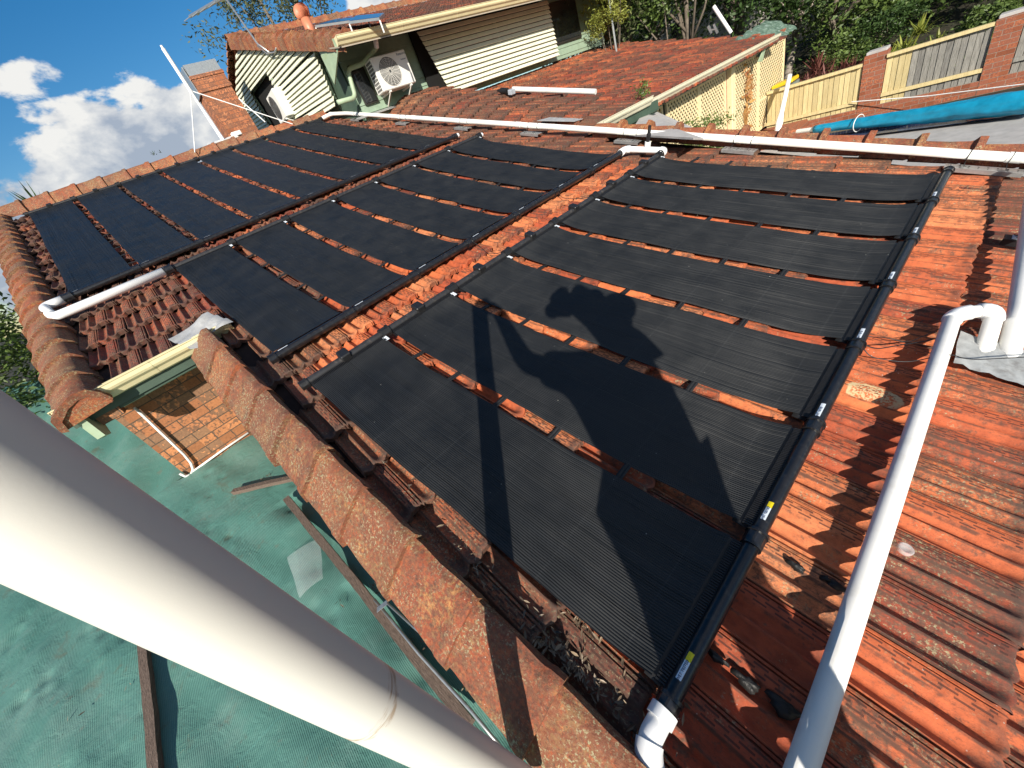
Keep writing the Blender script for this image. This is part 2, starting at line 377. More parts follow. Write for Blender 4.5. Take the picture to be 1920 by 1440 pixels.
# mats
def mat_material():
    s = NT('black_rubber_mat'); P = s.sep()
    dn = s.noise(5, 5, .6); c = s.ramp(dn, [(.3, (.009, .010, .011)), (.7, (.017, .018, .019))])
    dust = s.step(s.noise(38, 8, .75), .66, .73); gate = s.step(s.noise(2.3, 3), .5, .62)
    c = s.mix(s.math('MULTIPLY', s.math('MULTIPLY', dust, gate), .42), c, (.30, .29, .27))
    sp = s.math('MULTIPLY', s.step(s.voro(14), .040, .025), s.step(s.noise(4, 2), .48, .58))
    c = s.mix(s.math('MULTIPLY', sp, .6), c, (.55, .55, .5))
    T = s.tint(); c = s.mix(s.math('MULTIPLY', T[0], .55), c, (.16, .16, .16))
    dd = s.n('ShaderNodeVectorMath', operation='DOT_PRODUCT'); s.l(s.geo.outputs['Position'], dd.inputs[0]); dd.inputs[1].default_value = (CP, 0, -SP)
    f = s.math('ABSOLUTE', s.math('SUBTRACT', s.math('FRACT', s.math('ADD', s.math('DIVIDE', s.math('ADD', dd.outputs['Value'], .874), .3765), 40.5)), .5))
    c = s.mix(s.math('MULTIPLY', s.step(f, .010, .004), .09), c, (.10, .105, .11))
    return s.done(c, s.ramp(dn, [(.3, (.42,) * 3), (.7, (.55,) * 3)]), 0, .42)
M_MAT = mat_material()
M_HDR = simple('black_pipe_plastic', (.012, .012, .014), .28, .3, 20, spec=.6, dirt=(.10, .09, .08), dscale=45, damt=.25)
M_HDRG = simple('dusty_black_pipe', (.028, .028, .030), .42, .3, 20, dirt=(.12, .10, .08), dscale=30, damt=.4)
M_BLK = simple('black_plastic', (.014, .014, .015), .45, .3, 30)
M_STRAP = simple('black_webbing', (.010, .010, .011), .7, .3, 80)
M_PVC = simple('white_pvc', (.78, .77, .73), .38, .05, 6, dirt=(.50, .46, .38), dscale=7, damt=.28)
M_PVCN = simple('new_white_pvc', (.82, .82, .81), .30, .03, 6)
def pole_material():
    s = NT('white_pole_pvc'); P = s.sep()
    c = s.mix(s.math('MULTIPLY', s.step(s.noise(9, 6, .6), .6, .8), .12), (.64, .63, .58), (.42, .39, .33))
    # brown strap-shaped scuff around the pole low down, thin scratches
    z = s.math('ADD', P[2], s.math('MULTIPLY', s.noise(26, 4), .05))
    dq = ray(738, 1300); zs = HC + .512 * dq[2] / math.hypot(dq[0], dq[1])
    zz = s.math('ADD', z, s.math('MULTIPLY', P[0], .22)); z0 = zs + .025 - .49 * .22
    band = s.math('MULTIPLY', s.step(zz, z0 - .012, z0 - .004), s.step(zz, z0 + .018, z0 + .004))
    streak = s.step(s.noise(40, 5, .65, stretch=(.35, .35, 6)), .44, .56)
    c = s.mix(s.math('MULTIPLY', s.math('MULTIPLY', band, streak), .75), c, (.32, .20, .09))
    nick = s.step(s.voro(11), .045, .02)
    c = s.mix(s.math('MULTIPLY', nick, .5), c, (.35, .35, .33))
    s.bump(s.noise(240, 3), .10, .001)
    return s.done(c, .36)
M_POLE = pole_material()
M_CREAM = simple('cream_paint', (.72, .64, .38), .42, .08, 8, dirt=(.42, .35, .2), dscale=4, damt=.3)
M_CREAM2 = simple('cream_gutter_far', (.66, .62, .46), .5, .1, 8, dirt=(.36, .32, .2), dscale=4, damt=.35)
M_GREEN = simple('sage_green_paint', (.36, .46, .31), .6, .14, 8, dirt=(.30, .36, .10), dscale=5, damt=.4)
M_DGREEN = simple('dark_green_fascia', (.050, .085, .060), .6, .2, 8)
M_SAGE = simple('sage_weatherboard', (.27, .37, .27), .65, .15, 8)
M_SLAT = simple('pale_louvre_paint', (.74, .74, .58), .55, .10, 10, dirt=(.45, .44, .33), dscale=5, damt=.3)
M_SOFFIT = simple('soffit_paint', (.40, .34, .26), .8, .1, 5)
M_LEAD = simple('grey_lead', (.50, .50, .49), .5, .25, 14, metal=.3, bump=.4, bscale=25)
M_FLASH = simple('grey_flashing', (.44, .45, .44), .55, .3, 20, metal=.2, bump=.3, dirt=(.16, .14, .12), dscale=9, damt=.6)
M_GALV = simple('galvanised_steel', (.55, .56, .55), .38, .2, 30, metal=.75)
M_ALU = simple('aluminium', (.62, .63, .64), .35, .12, 20, metal=.8)
M_DARK = simple('shade_black', (.0035, .0032, .003), .9, .2, 8)  # near black, stands in for shade behind the louvres and in openings
M_DECK = simple('roof_underlay', (.035, .018, .013), .95, .3, 20, bump=.5)
M_GLASS = simple('window_glass', (.02, .022, .024), .08, .1, 4, spec=.8)
M_FRAME = simple('dark_window_frame', (.03, .028, .025), .4)
M_ACW = simple('aircon_white', (.72, .71, .66), .4, .05, 6)
M_ACG = simple('aircon_grille', (.08, .08, .08), .5)
M_TERRA = simple('painted_terracotta_vent', (.56, .20, .11), .45, .15, 10)
M_TIMB = NT('weathered_batten')
_n = M_TIMB.noise(18, 7, .7, .5, stretch=(1, 12, 12)); M_TIMB.bump(_n, .8, .006)
M_TIMB = M_TIMB.done(M_TIMB.ramp(_n, [(.3, (.045, .032, .025)), (.55, (.15, .105, .08)), (.75, (.24, .185, .15))]), .9)
M_LATT = simple('cream_lattice', (.72, .60, .36), .6, .08, 10)
M_PALN = NT('new_paling'); _n = M_PALN.noise(9, 6, .65, stretch=(6, 6, .6)); _t = M_PALN.tint()
M_PALN = M_PALN.done(M_PALN.mix(1, M_PALN.ramp(_n, [(.3, (.48, .38, .18)), (.7, (.66, .55, .30))]), M_PALN.ramp(_t[0], [(0, (.82, .82, .80)), (1, (1.08, 1.08, 1.08))]), 'MULTIPLY'), .75)
M_PALO = NT('grey_weathered_paling'); _n = M_PALO.noise(12, 7, .7, stretch=(8, 8, .5)); _t = M_PALO.tint()
M_PALO = M_PALO.done(M_PALO.mix(1, M_PALO.ramp(_n, [(.3, (.10, .095, .085)), (.5, (.24, .23, .21)), (.75, (.38, .37, .34))]), M_PALO.ramp(_t[0], [(0, (.7, .7, .7)), (1, (1.15, 1.15, 1.12))]), 'MULTIPLY'), .85)
M_CONC = simple('pale_concrete', (.46, .44, .42), .85, .2, 6, bump=.25, bscale=120, dirt=(.22, .2, .19), dscale=3, damt=.45)
M_BLUE = simple('blue_pool_cover', (.010, .30, .50), .38, .35, 5, bump=.8, bscale=9)
M_WATER = NT('pool_water'); M_WATER.bump(M_WATER.noise(9, 3), .3, .02); M_WATER = M_WATER.done((.03, .06, .13), .06)
M_POOLT = NT('blue_pool_tiles'); _b = M_POOLT.n('ShaderNodeTexBrick'); _b.inputs['Scale'].default_value = 9; _b.offset = 0
M_POOLT.l(M_POOLT.geo.outputs['Position'], _b.inputs['Vector']); _b.inputs['Brick Width'].default_value = .5; _b.inputs['Row Height'].default_value = .5
_b.inputs['Color1'].default_value = (.05, .07, .16, 1); _b.inputs['Color2'].default_value = (.09, .11, .22, 1); _b.inputs['Mortar'].default_value = (.4, .4, .42, 1)
M_POOLT = M_POOLT.done(_b.outputs['Color'], .3)
M_TARP = NT('crumpled_tarp'); _n = M_TARP.noise(7, 6, .6, 1.2)
M_TARP.bump(_n, .8, .03); M_TARP = M_TARP.done(M_TARP.ramp(_n, [(.35, (.06, .11, .08)), (.55, (.14, .21, .16)), (.72, (.36, .46, .42))]), .6)
M_YEL = simple('yellow_plastic_lid', (.75, .50, .02), .4, .06)
M_BIN = simple('bin_body_green', (.05, .09, .05), .5)
M_YSTK = simple('yellow_sticker', (.85, .66, .01), .5, .03)
M_WSTK = simple('white_sticker', (.74, .80, .86), .5, .04)
M_INK = simple('dark_blue_ink', (.02, .05, .12), .6, .1)
M_REDINK = simple('dark_red_crayon', (.11, .008, .010), .8, .3)
M_SEAL = simple('black_sealant', (.012, .011, .010), .55, .3, 60, bump=.9, bscale=70)
M_SOIL = simple('garden_soil', (.030, .026, .014), .95, .4, 3, bump=.8, bscale=12, dirt=(.025, .045, .012), dscale=1.2, damt=.8)
M_BARK = simple('bark', (.16, .13, .10), .9, .4, 14, bump=.8, bscale=30)
M_PALEBARK = simple('pale_gum_bark', (.34, .29, .24), .85, .35, 6, bump=.5, bscale=20)
def leafmat(name, lo, hi, tr=.25):
    s = NT(name); T = s.tint()
    c = s.mix(T[0], lo, hi); s.set(s.b.inputs['Base Color'], c); s.b.inputs['Roughness'].default_value = .5
    t = s.n('ShaderNodeBsdfTranslucent'); s.l(c, t.inputs[0]); ms = s.n('ShaderNodeMixShader'); ms.inputs[0].default_value = tr
    s.l(s.b.outputs[0], ms.inputs[1]); s.l(t.outputs[0], ms.inputs[2]); s.l(ms.outputs[0], s.out.inputs[0])
    return s.m
L_DK = leafmat('leaf_dark_green', (.022, .045, .012), (.07, .13, .03))
L_MD = leafmat('leaf_mid_green', (.05, .085, .02), (.15, .22, .05))
L_OL = leafmat('leaf_olive_gum', (.05, .065, .025), (.15, .17, .08))
L_YG = leafmat('leaf_yellow_green', (.12, .15, .02), (.34, .36, .07))
L_RD = leafmat('leaf_burgundy', (.055, .014, .015), (.26, .10, .075))
L_ST = leafmat('leaf_straw', (.20, .15, .08), (.50, .44, .30), .1)
L_DRY = leafmat('dry_leaf', (.035, .022, .015), (.30, .22, .14), .1)
def cloth_material():
    s = NT('green_shade_cloth'); P = s.sep()
    wob = s.math('MULTIPLY', s.math('SUBTRACT', s.noise(1.3, 3), .5), .02)
    y = s.math('ADD', P[1], wob)
    rib = s.math('ABSOLUTE', s.math('SUBTRACT', s.math('FRACT', s.math('MULTIPLY', y, 120)), .5))
    fad = s.noise(1.6, 6, .6)
    c = s.mix(fad, (.060, .190, .150), (.145, .290, .245))
    c = s.mix(s.math('MULTIPLY', s.math('SUBTRACT', .5, rib), .7, clamp=True), c, (.022, .105, .082))
    seam = s.step(s.math('ABSOLUTE', s.math('SUBTRACT', s.math('FRACT', s.math('MULTIPLY', s.math('ADD', P[0], s.math('MULTIPLY', wob, .6)), 1.45)), .5)), .012, .004)
    c = s.mix(s.math('MULTIPLY', seam, .45), c, (.10, .26, .22))
    dt = s.step(s.noise(9, 9, .72), .58, .72); c = s.mix(s.math('MULTIPLY', dt, .6), c, (.15, .14, .10))
    stn = s.step(s.noise(3.1, 6, .7, .5), .60, .72); c = s.mix(s.math('MULTIPLY', stn, .55), c, (.12, .10, .055))
    c = s.mix(s.math('MULTIPLY', s.step(s.noise(2.2, 7, .7), .45, .7), .35), c, (.20, .29, .25))
    deb = s.step(s.noise(75, 4, .7), .65, .71); g = s.step(s.noise(3.4, 3), .5, .62)
    c = s.mix(s.math('MULTIPLY', s.math('MULTIPLY', deb, g), .8), c, (.36, .32, .18))
    s.bump(s.math('ADD', s.math('MULTIPLY', rib, .45), s.math('MULTIPLY', s.noise(8, 6, .65, .5), 2.4)), .6, .007)
    return s.done(c, .55)
M_CLOTH = cloth_material()
M_FILM = NT('clear_plastic_film')
_t = M_FILM.n('ShaderNodeBsdfTransparent'); _g = M_FILM.n('ShaderNodeMixShader'); _g.inputs[0].default_value = .26
M_FILM.l(_t.outputs[0], _g.inputs[1]); M_FILM.l(M_FILM.b.outputs[0], _g.inputs[2]); M_FILM.l(_g.outputs[0], M_FILM.out.inputs[0]); M_FILM.bump(M_FILM.noise(12, 3), .5, .01)
M_FILM = M_FILM.done((.62, .68, .66), .12)
M_SKIN = simple('skin', (.48, .28, .20), .5, .1); M_SHIRT = simple('dark_work_shirt', (.05, .06, .09), .8); M_TROU = simple('khaki_work_trousers', (.22, .18, .12), .85)
M_CAPF = simple('navy_cap_fabric', (.03, .035, .06), .8); M_BOOT = simple('brown_boots', (.12, .07, .04), .6); M_PHONE = simple('phone_black', (.01, .01, .012), .2)
M_HOUSE = simple('pale_render', (.5, .47, .42), .85)
M_PV = simple('pv_glass', (.02, .03, .06), .1, spec=.8)

# ---------------------------------------------------------------- setting: ground
def sheet(name, pts, mat, kind='structure', parent=None):
    b = MB(); b.add(pts, [tuple(range(len(pts)))]); o = b.build(name, mat, parent)
    if parent is None: o['kind'] = kind
    return o
sheet('ground', [(-600, -600, -1.12), (600, -600, -1.12), (600, 800, -1.12), (-600, 800, -1.12)], M_SOIL)

# ---------------------------------------------------------------- terracotta tiles
G, TW = .38, .2167
PROF = np.array([(0, -.013), (.012, -.001), (.05, 0), (.058, -.007), (.078, -.007), (.086, 0), (.285, 0), (.31, -.003), (.35, -.012), (.40, -.019), (.455, -.022), (.51, -.019), (.555, -.011),
                 (.585, -.003), (.605, 0), (.63, -.001), (.66, -.007), (.70, -.016), (.75, -.022), (.80, -.022), (.855, -.017), (.91, -.008), (.94, -.003), (.962, -.004), (.975, -.012), (1.0, -.016)])
PLO = PROF[[0, 2, 6, 8, 10, 12, 14, 16, 18, 20, 22, 25]]
def tiles(name, parent, cells, lowres=False, frame=None, dirtf=None, hoff=-.045, gauge=G, colf=None):
    """cells: list of (u0, v0) upper-left corners of tiles; frame maps (u,v,h)->world"""
    pr = PLO if lowres else PROF
    s = pr[:, 0]; hp = pr[:, 1] * 1.4
    t = np.array([0, .5, .8, .93, 1.0, 1.0]) if lowres else np.array([0, .06, .3, .55, .74, .84, .91, .96, .985, 1.0, 1.0])
    pan = np.clip(-hp / .031, 0, 1)
    depth = np.interp(t, [0, .74, .84, .91, .96, 1.0], [1, 1, .92, .66, .40, .30])
    nT = len(cells); U0 = np.array([c[0] for c in cells]); V0 = np.array([c[1] for c in cells])
    jr = NR.random((nT, 6))
    Ug = np.zeros((nT, len(t), len(s))); Vg = Ug.copy(); Hg = Ug.copy()
    ext = np.interp(t, [0, .8, 1], [0, 0, 1])
    scal = (.018 * pan)[None, :] * ext[:, None]
    Ug[:] = U0[:, None, None] + t[None, :, None] * gauge * 1.04 + scal[None] + (jr[:, 0, None, None] - .5) * .010 + (jr[:, 1, None, None] - .5) * .012 * s[None, None]
    Vg[:] = V0[:, None, None] - s[None, None] * TW * 1.004 + (jr[:, 2, None, None] - .5) * .006 + (jr[:, 3, None, None] - .5) * .010 * t[None, :, None]
    H = hoff - .004 + .036 * t[:, None] + hp[None, :] * depth[:, None]
    lip = np.interp(t, [0, .9, .96, .985, 1], [0, 0, .002, .0, -.005]); H = H + lip[:, None]
    H[-1] = H[-2] - .036
    Hg[:] = H[None] + (jr[:, 4, None, None] - .5) * .007 + (jr[:, 5, None, None] - .5) * .008 * t[None, :, None]
    if frame is None:
        P = Ug[..., None] * EU + Vg[..., None] * EV + Hg[..., None] * EN
    else: P = frame(Ug, Vg, Hg)
    rr = NR.random(nT)
    dirt = np.array([dirtf(u, v) for u, v in cells]) if dirtf else np.full(nT, .5)
    dirt = np.clip(dirt + (NR.random(nT) - .5) * .5, 0, 1)
    cc = np.array([colf(u, v) for u, v in cells]) if colf else np.full(nT, .5)
    col = np.clip(cc + (rr - .5) * .62 - (NR.random(nT) < .10) * .35, 0, 1)
    uv = np.zeros((nT, len(t), len(s), 2)); uv[..., 0] = s[None, None]; uv[..., 1] = np.minimum(t, .99)[None, :, None]
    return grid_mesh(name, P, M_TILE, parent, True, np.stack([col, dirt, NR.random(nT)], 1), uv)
def verge_v(u): return 6.60
def rise(u, v):
    t = np.clip((np.asarray(v) - 5.0) / .75, 0, 1); return t * t * (3 - 2 * t) * np.clip(.10 + .027 * (-4.1 - np.asarray(u)), 0, .3) * (np.asarray(u) < -3.9)
def left_v(u): return -1.02 - max(0, (-4.05 - u)) * .080
def ridge_u(v): return -11.62 + (v + 1.5) * .10 if v < 4.5 else -11.02
cells = []
for k in range(-31, 4):
    u0 = k * G; st = .5 * TW if k % 2 else 0.
    for j in range(-10, 42):
        v0 = j * TW + st + .02; vc = v0 - TW / 2
        if u0 >= -4.18:
            if v0 - TW < -.105 + (u0 + 1.2) * .02 or v0 > 5.40 + (u0) * .06: continue
        else:
            if vc < left_v(u0 + G / 2) + .10 or v0 > verge_v(u0): continue
            if u0 < ridge_u(vc) - .06: continue
            if vc > 4.7 and u0 < -9.72: continue
        cells.append((u0, v0))
house = thing('tiled_house', 'single storey house under a stained terracotta tile roof, mats lying on it', 'house', (0, 0, -1.1))
def near_dirt(u, v):
    d = .28
    if u > -.05: d = .50
    if u > -.05 and v > 2.2: d = .6
    if v < .45 and u > -4.2: d = .95
    if u < -4.1: d = .50
    if u < -4.1 and v < .9: d = .70
    if v < left_v(u) + .7: d = .85
    if v > 4.45: d = .80
    if -2.7 < u < -.4 and .4 < v < 4.5: d = .35
    if -.4 <= u <= -.05: d = .33
    return d
def near_col(u, v):
    if v > 4.6 and u < -9.0: return .80
    if v > 4.45 and u < -4: return .44
    if v < left_v(u) + .7: return .35
    if u < -4.1 and v < .9: return .38
    if u > -.05: return .50
    if u < -6.2: return .50
    return .66
def frame_near(U, V, H): return U[..., None] * EU + V[..., None] * EV + (H + rise(U, V))[..., None] * EN
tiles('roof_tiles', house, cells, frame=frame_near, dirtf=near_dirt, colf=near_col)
# underlay just below the tiles
b = MB()
def rq(b, q, h, th=.02):
    t_ = [rp(u, v, h) for u, v in q]; b.prism([p - EN * th for p in t_], EN * th)
rq(b, [(-4.10, -.20), (1.45, .10), (1.45, 5.42), (-4.10, 5.30)], -.087)
rq(b, [(-11.5, -1.50), (-4.17, -.95), (-4.17, 6.7), (-9.6, 7.1), (-9.6, 4.4), (-11.1, 4.4)], -.085)
b.build('roof_underlay', M_DECK, house)

# ridge / verge capping
def cap_run(name, parent, p0, p1, prof, frame, pitch=.36, col=.55, dirt=.6, lip=.16, rot=0, seedj=0):
    """prof: list of (side offset, height). p0 upper/start, p1 lower/end in (u,v,h)"""
    p0 = np.array(p0, float); p1 = np.array(p1, float); d = p1 - p0; L = np.linalg.norm(d); d = d / L
    sd = np.array([-d[1], d[0], 0]); sd /= np.linalg.norm(sd)
    # finer cross-section
    pf = []
    for a, c in zip(prof[:-1], prof[1:]):
        for q in (0, .5): pf.append((a[0] + (c[0] - a[0]) * q, a[1] + (c[1] - a[1]) * q))
    pf.append(prof[-1]); pf = np.array(pf)
    n = int(round(L / pitch)); pitch = L / n; Ts = np.array([0, .2, .5, .78, .83, .88, .97, 1.0, 1.0]); P = np.zeros((n, len(Ts), len(pf), 3))
    cw, chh = pf[:, 0].mean(), pf[:, 1].min()
    for i in range(n):
        j = NR.random(5) - .5
        for a, t in enumerate(Ts):
            k = 1.0 + .06 * t + (lip if t >= .88 else lip * max(0, (t - .83) / .05) if t > .83 else 0)
            if a == len(Ts) - 1: k = .90
            c = p0 + d * (i * pitch - .03 + t * (pitch + .045) + j[0] * .006)
            for q, (o, hh) in enumerate(pf):
                oo = cw + (o - cw) * k + j[1] * .010 + j[2] * .012 * t; h2 = chh + (hh - chh) * k + .012 * t + j[3] * .006
                P[i, a, q] = c + sd * oo; P[i, a, q, 2] += h2 - (.02 if a == len(Ts) - 1 else 0)
    P[:, :, 1:-1, 2] += NR.normal(0, .0022, P[:, :, 1:-1, 2].shape); P[..., 1] += np.sin(P[..., 0] * 23 + P[..., 1] * 40) * .003
    Pw = frame(P[..., 0], P[..., 1], P[..., 2])
    tn = np.stack([np.clip(col + (NR.random(n) - .5) * .35, 0, 1), np.clip(dirt + (NR.random(n) - .5) * .5, 0, 1), NR.random(n)], 1)
    return grid_mesh(name, Pw, M_CAP, parent, True, tn)
def frame_main(U, V, H): return U[..., None] * EU + V[..., None] * EV + H[..., None] * EN
# near verge: broad outer slope, steep inner side (sd points to +v for d=+u)
NV = [(-.200, -.165), (-.192, -.095), (-.03, .045), (.0, .060), (.030, .058), (.048, .0), (.055, -.10)]
cap_run('verge_capping', house, (-4.02, -.165, 0), (1.3, .12, 0), NV, frame_main, .375, .42, .75, .04)
GV = [(-.20, -.12), (-.175, -.03), (-.09, .030), (0, .055), (.06, .04), (.10, -.02), (.115, -.09)]
cap_run('gable_capping', house, (-11.75, -1.60, 0), (-4.02, -1.02, 0), GV, frame_main, .375, .42, .80, .055)
b = MB(); b.prism([rp(-4.035, -1.02 + o * 1.02, h_) for o, h_ in GV], EU * .02); b.build('gable_end_mortar', M_CAP, house)
RV = [(-.16, -.05), (-.13, .03), (-.05, .10), (0, .115), (.05, .10), (.13, .03), (.16, -.05)]
cap_run('ridge_capping', house, (ridge_u(-1.6) - .08, -1.62, 0), (ridge_u(4.45) - .08, 4.5, 0), RV, frame_main, .40, .45, .7, .07)
cap_run('far_verge_capping', house, (-4.0, 5.17, .05), (1.3, 5.51, .05), [(-.10, -.07), (-.075, .03), (.0, .065), (.075, .03), (.16, -.10), (.165, -.16)], frame_main, .375, .10, .35, .20)  # tint lowered to paint in the shade on the capping's near side
# brick wall under the recessed eave, gutter, fascia, soffit
b = MB(); b.box((-4.46, -.10, .1), ((1, 0, 0), (0, 1, 0), (0, 0, 1)), (.055, 1.02, 1.0)); b.build('brick_wall', M_BRICK, house)
b = MB(); b.box((-8.0, -1.10, .3), ((1, 0, 0), (0, 1, 0), (0, 0, 1)), (3.38, .05, 1.15)); b.build('side_wall', M_BRICK, house)
def gutter(name, parent, x, y0, y1, z, mat, w=.115, hgt=.115, flip=1):
    pr = [(0, 0), (w * .25, 0), (w * .45, hgt * .10), (w * .62, hgt * .38), (w * .86, hgt * .56), (w * .95, hgt * .72), (w * .95, hgt), (w * 1.02, hgt), (w * 1.02, hgt * 1.06), (w * .88, hgt * 1.06), (w * .88, hgt * .75), (w * .8, hgt * .62), (w * .55, hgt * .44), (w * .4, hgt * .16), (w * .22, .008), (.006, .008), (.006, hgt), (0, hgt)]
    b = MB(); b.prism([(x + a * flip, y0, z - hgt + c) for a, c in pr], (0, y1 - y0, 0))
    for yy in (y0, y1 - .004): b.prism([(x + a * flip, yy - .002, z - hgt + c) for a, c in [(0, 0), (w * .25, 0), (w * .45, hgt * .10), (w * .62, hgt * .38), (w * .86, hgt * .56), (w * .95, hgt * .72), (w * .95, hgt), (0, hgt)]], (0, .008, 0))
    n = max(1, int(abs(y1 - y0) / 1.6))
    for i in range(1, n + 1):
        yy = y0 + (y1 - y0) * i / (n + 1)
        b.prism([(x + a * flip * 1.02, yy - .015, z - hgt * 1.015 + c * 1.02) for a, c in pr[:9]] + [(x + w * .5 * flip, yy - .015, z)], (0, .03, 0))
    return b.build(name, mat, parent)
gutter('gutter', house, -3.985, -1.20, .02, 1.205, M_CREAM)
b = MB(); b.box((-4.0, -.59, 1.10), ((1, 0, 0), (0, 1, 0), (0, 0, 1)), (.012, .62, .085)); b.build('fascia', M_DGREEN, house)
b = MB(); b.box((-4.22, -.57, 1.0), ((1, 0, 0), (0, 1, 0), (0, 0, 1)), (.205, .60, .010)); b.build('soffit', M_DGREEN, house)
b = MB(); b.box((-4.385, -.55, .955), ((1, 0, 0), (0, 1, 0), (0, 0, 1)), (.012, .58, .032)); b.build('eave_trim', M_GREEN, house)
b = MB()
q = [on_y(*p, -1.16) for p in ((140, 792), (175, 790), (195, 820), (183, 824))]
b.prism(q, (0, .05, 0)); b.build('eave_bracket', M_GREEN, house)
b = MB(); b.box((-4.05, -1.02, 1.0), ((1, 0, 0), (0, 1, 0), (0, 0, 1)), (.05, .075, .055), bev=.004); b.build('corner_brick', M_BRICK, house)
# hidden body of the house (walls below the far and right sides)
b = MB(); b.prism([(-4.0, 5.0, -1.12), (1.3, 5.2, -1.12), (1.3, 5.2, -.56), (-4.0, 5.0, 1.05)], (0, .10, 0)); b.build('rear_wall', M_BRICK, house)
b = MB(); b.prism([(-4.4, .24, -1.12), (1.3, .24, -1.12), (1.3, .24, -.58), (-4.4, .24, 1.1)], (0, .10, 0)); b.build('front_wall', M_BRICK, house)
# lead patch where verge capping meets gutter
b = MB(); P = []
for i in range(13):
    for j in range(9):
        u = -4.33 + .34 * i / 12; v = -.36 + .36 * j / 8
        hh = .06 * math.exp(-((v + .04) / .10) ** 2) + .02 * math.sin(i * 1.3 + j) * .5 - .02 + (.035 if i > 8 else 0) * 0
        v2 = v + (i - 6) * .008; P.append(rp(u + .025 * math.sin(j * 1.1), v2, hh + .012))
b.add(P, [(i * 9 + j, i * 9 + j + 1, (i + 1) * 9 + j + 1, (i + 1) * 9 + j) for i in range(12) for j in range(8)])
o = b.build('lead_flashing', M_LEAD, house, smooth=True)
# flashing tray for the two pipes on the right
b = MB(); P = []
for i in range(17):
    for j in range(7):
        a_ = on_roof(1786, 682, 0); c_ = on_roof(1930, 728, 0); d_0 = on_roof(1797, 628, 0); f_ = i / 16 * 1.9; g_ = j / 6
        u = a_[0] + (c_[0] - a_[0]) * f_ + (d_0[0] - a_[0]) * g_; v = a_[1] + (c_[1] - a_[1]) * f_ + (d_0[1] - a_[1]) * g_ * 1.1
        P.append(rp(u, v + .006 * math.sin(i * 1.7), .006 + .006 * math.sin(i * 2.1 + j * 1.3)))
b.add(P, [(i * 7 + j, i * 7 + j + 1, (i + 1) * 7 + j + 1, (i + 1) * 7 + j) for i in range(16) for j in range(6)])
b.build('pipe_flashing', M_FLASH, house, smooth=True)
# conduit on the brick wall
cond = thing('conduit_pipe', 'thin cream conduit bent down the brick wall under the gutter', 'conduit', (-4.4, -1, .1))
wp = lambda x, y, o=.03: on_x(x, y, -4.405 + o)
pts = [wp(252, 764), wp(345, 852), wp(358, 868), wp(362, 880), wp(358, 890), wp(347, 893), wp(337, 888)]
b = MB(); b.tube(pts, .011, 10); b.build('conduit', M_PVC, cond, smooth=True)
b = MB(); b.tube([wp(362, 884), wp(420, 842), wp(481, 801)], .010, 10); b.build('lower_conduit', M_PVC, cond, smooth=True)

# ---------------------------------------------------------------- pool heating mats
ords = ['first', 'second', 'third', 'fourth', 'fifth', 'sixth', 'seventh', 'eighth']
RIBN = 58
def smooth_noise(x, seed):
    r_ = np.random.default_rng(seed); o = np.zeros_like(x)
    for k in range(5): o += np.sin(x * (2.1 + 2.3 * k) + r_.random() * 6.28) / (1 + k)
    return o
TXT = {}
def text_mesh(txt, mat, size):
    key = (txt, size)
    if key in TXT: return TXT[key]
    cu = bpy.data.curves.new('lettering', 'FONT'); cu.body = txt; cu.size = size; cu.align_x = 'CENTER'; cu.align_y = 'CENTER'; cu.extrude = .0003; cu.resolution_u = 3
    o = bpy.data.objects.new('lettering', cu); COL.objects.link(o); dg = bpy.context.evaluated_depsgraph_get(); dg.update()
    me = bpy.data.meshes.new_from_object(o.evaluated_get(dg)); bpy.data.objects.remove(o); me.materials.clear(); me.materials.append(mat)
    TXT[key] = me; return me
def put_text(name, txt, mat, size, P, right, up, parent):
    me = text_mesh(txt, mat, size); o = bpy.data.objects.new(name, me); COL.objects.link(o); o.parent = parent
    r_ = Vector(right).normalized(); u_ = Vector(up).normalized(); n_ = r_.cross(u_)
    M = Matrix((r_, u_, n_)).transposed().to_4x4(); M.translation = Vector([float(c) for c in (np.asarray(P) - ORG[parent.name])]); o.matrix_local = M
    ORG[o.name] = np.asarray(P); return o
def coupler(b, u, v, h, r=.043, w=.048):
    seg = 32; prof = [1.0 if (k % 4) < 2 else .93 for k in range(seg)]
    p = lambda dv: rp(u, v + dv, h)
    b.tube([p(-w / 2), p(w / 2)], r, seg, True, prof=prof)
    b.tube([p(w / 2), p(w / 2 + .012)], r * 1.10, 24); b.tube([p(-w / 2 - .012), p(-w / 2)], r * 1.0, 24)
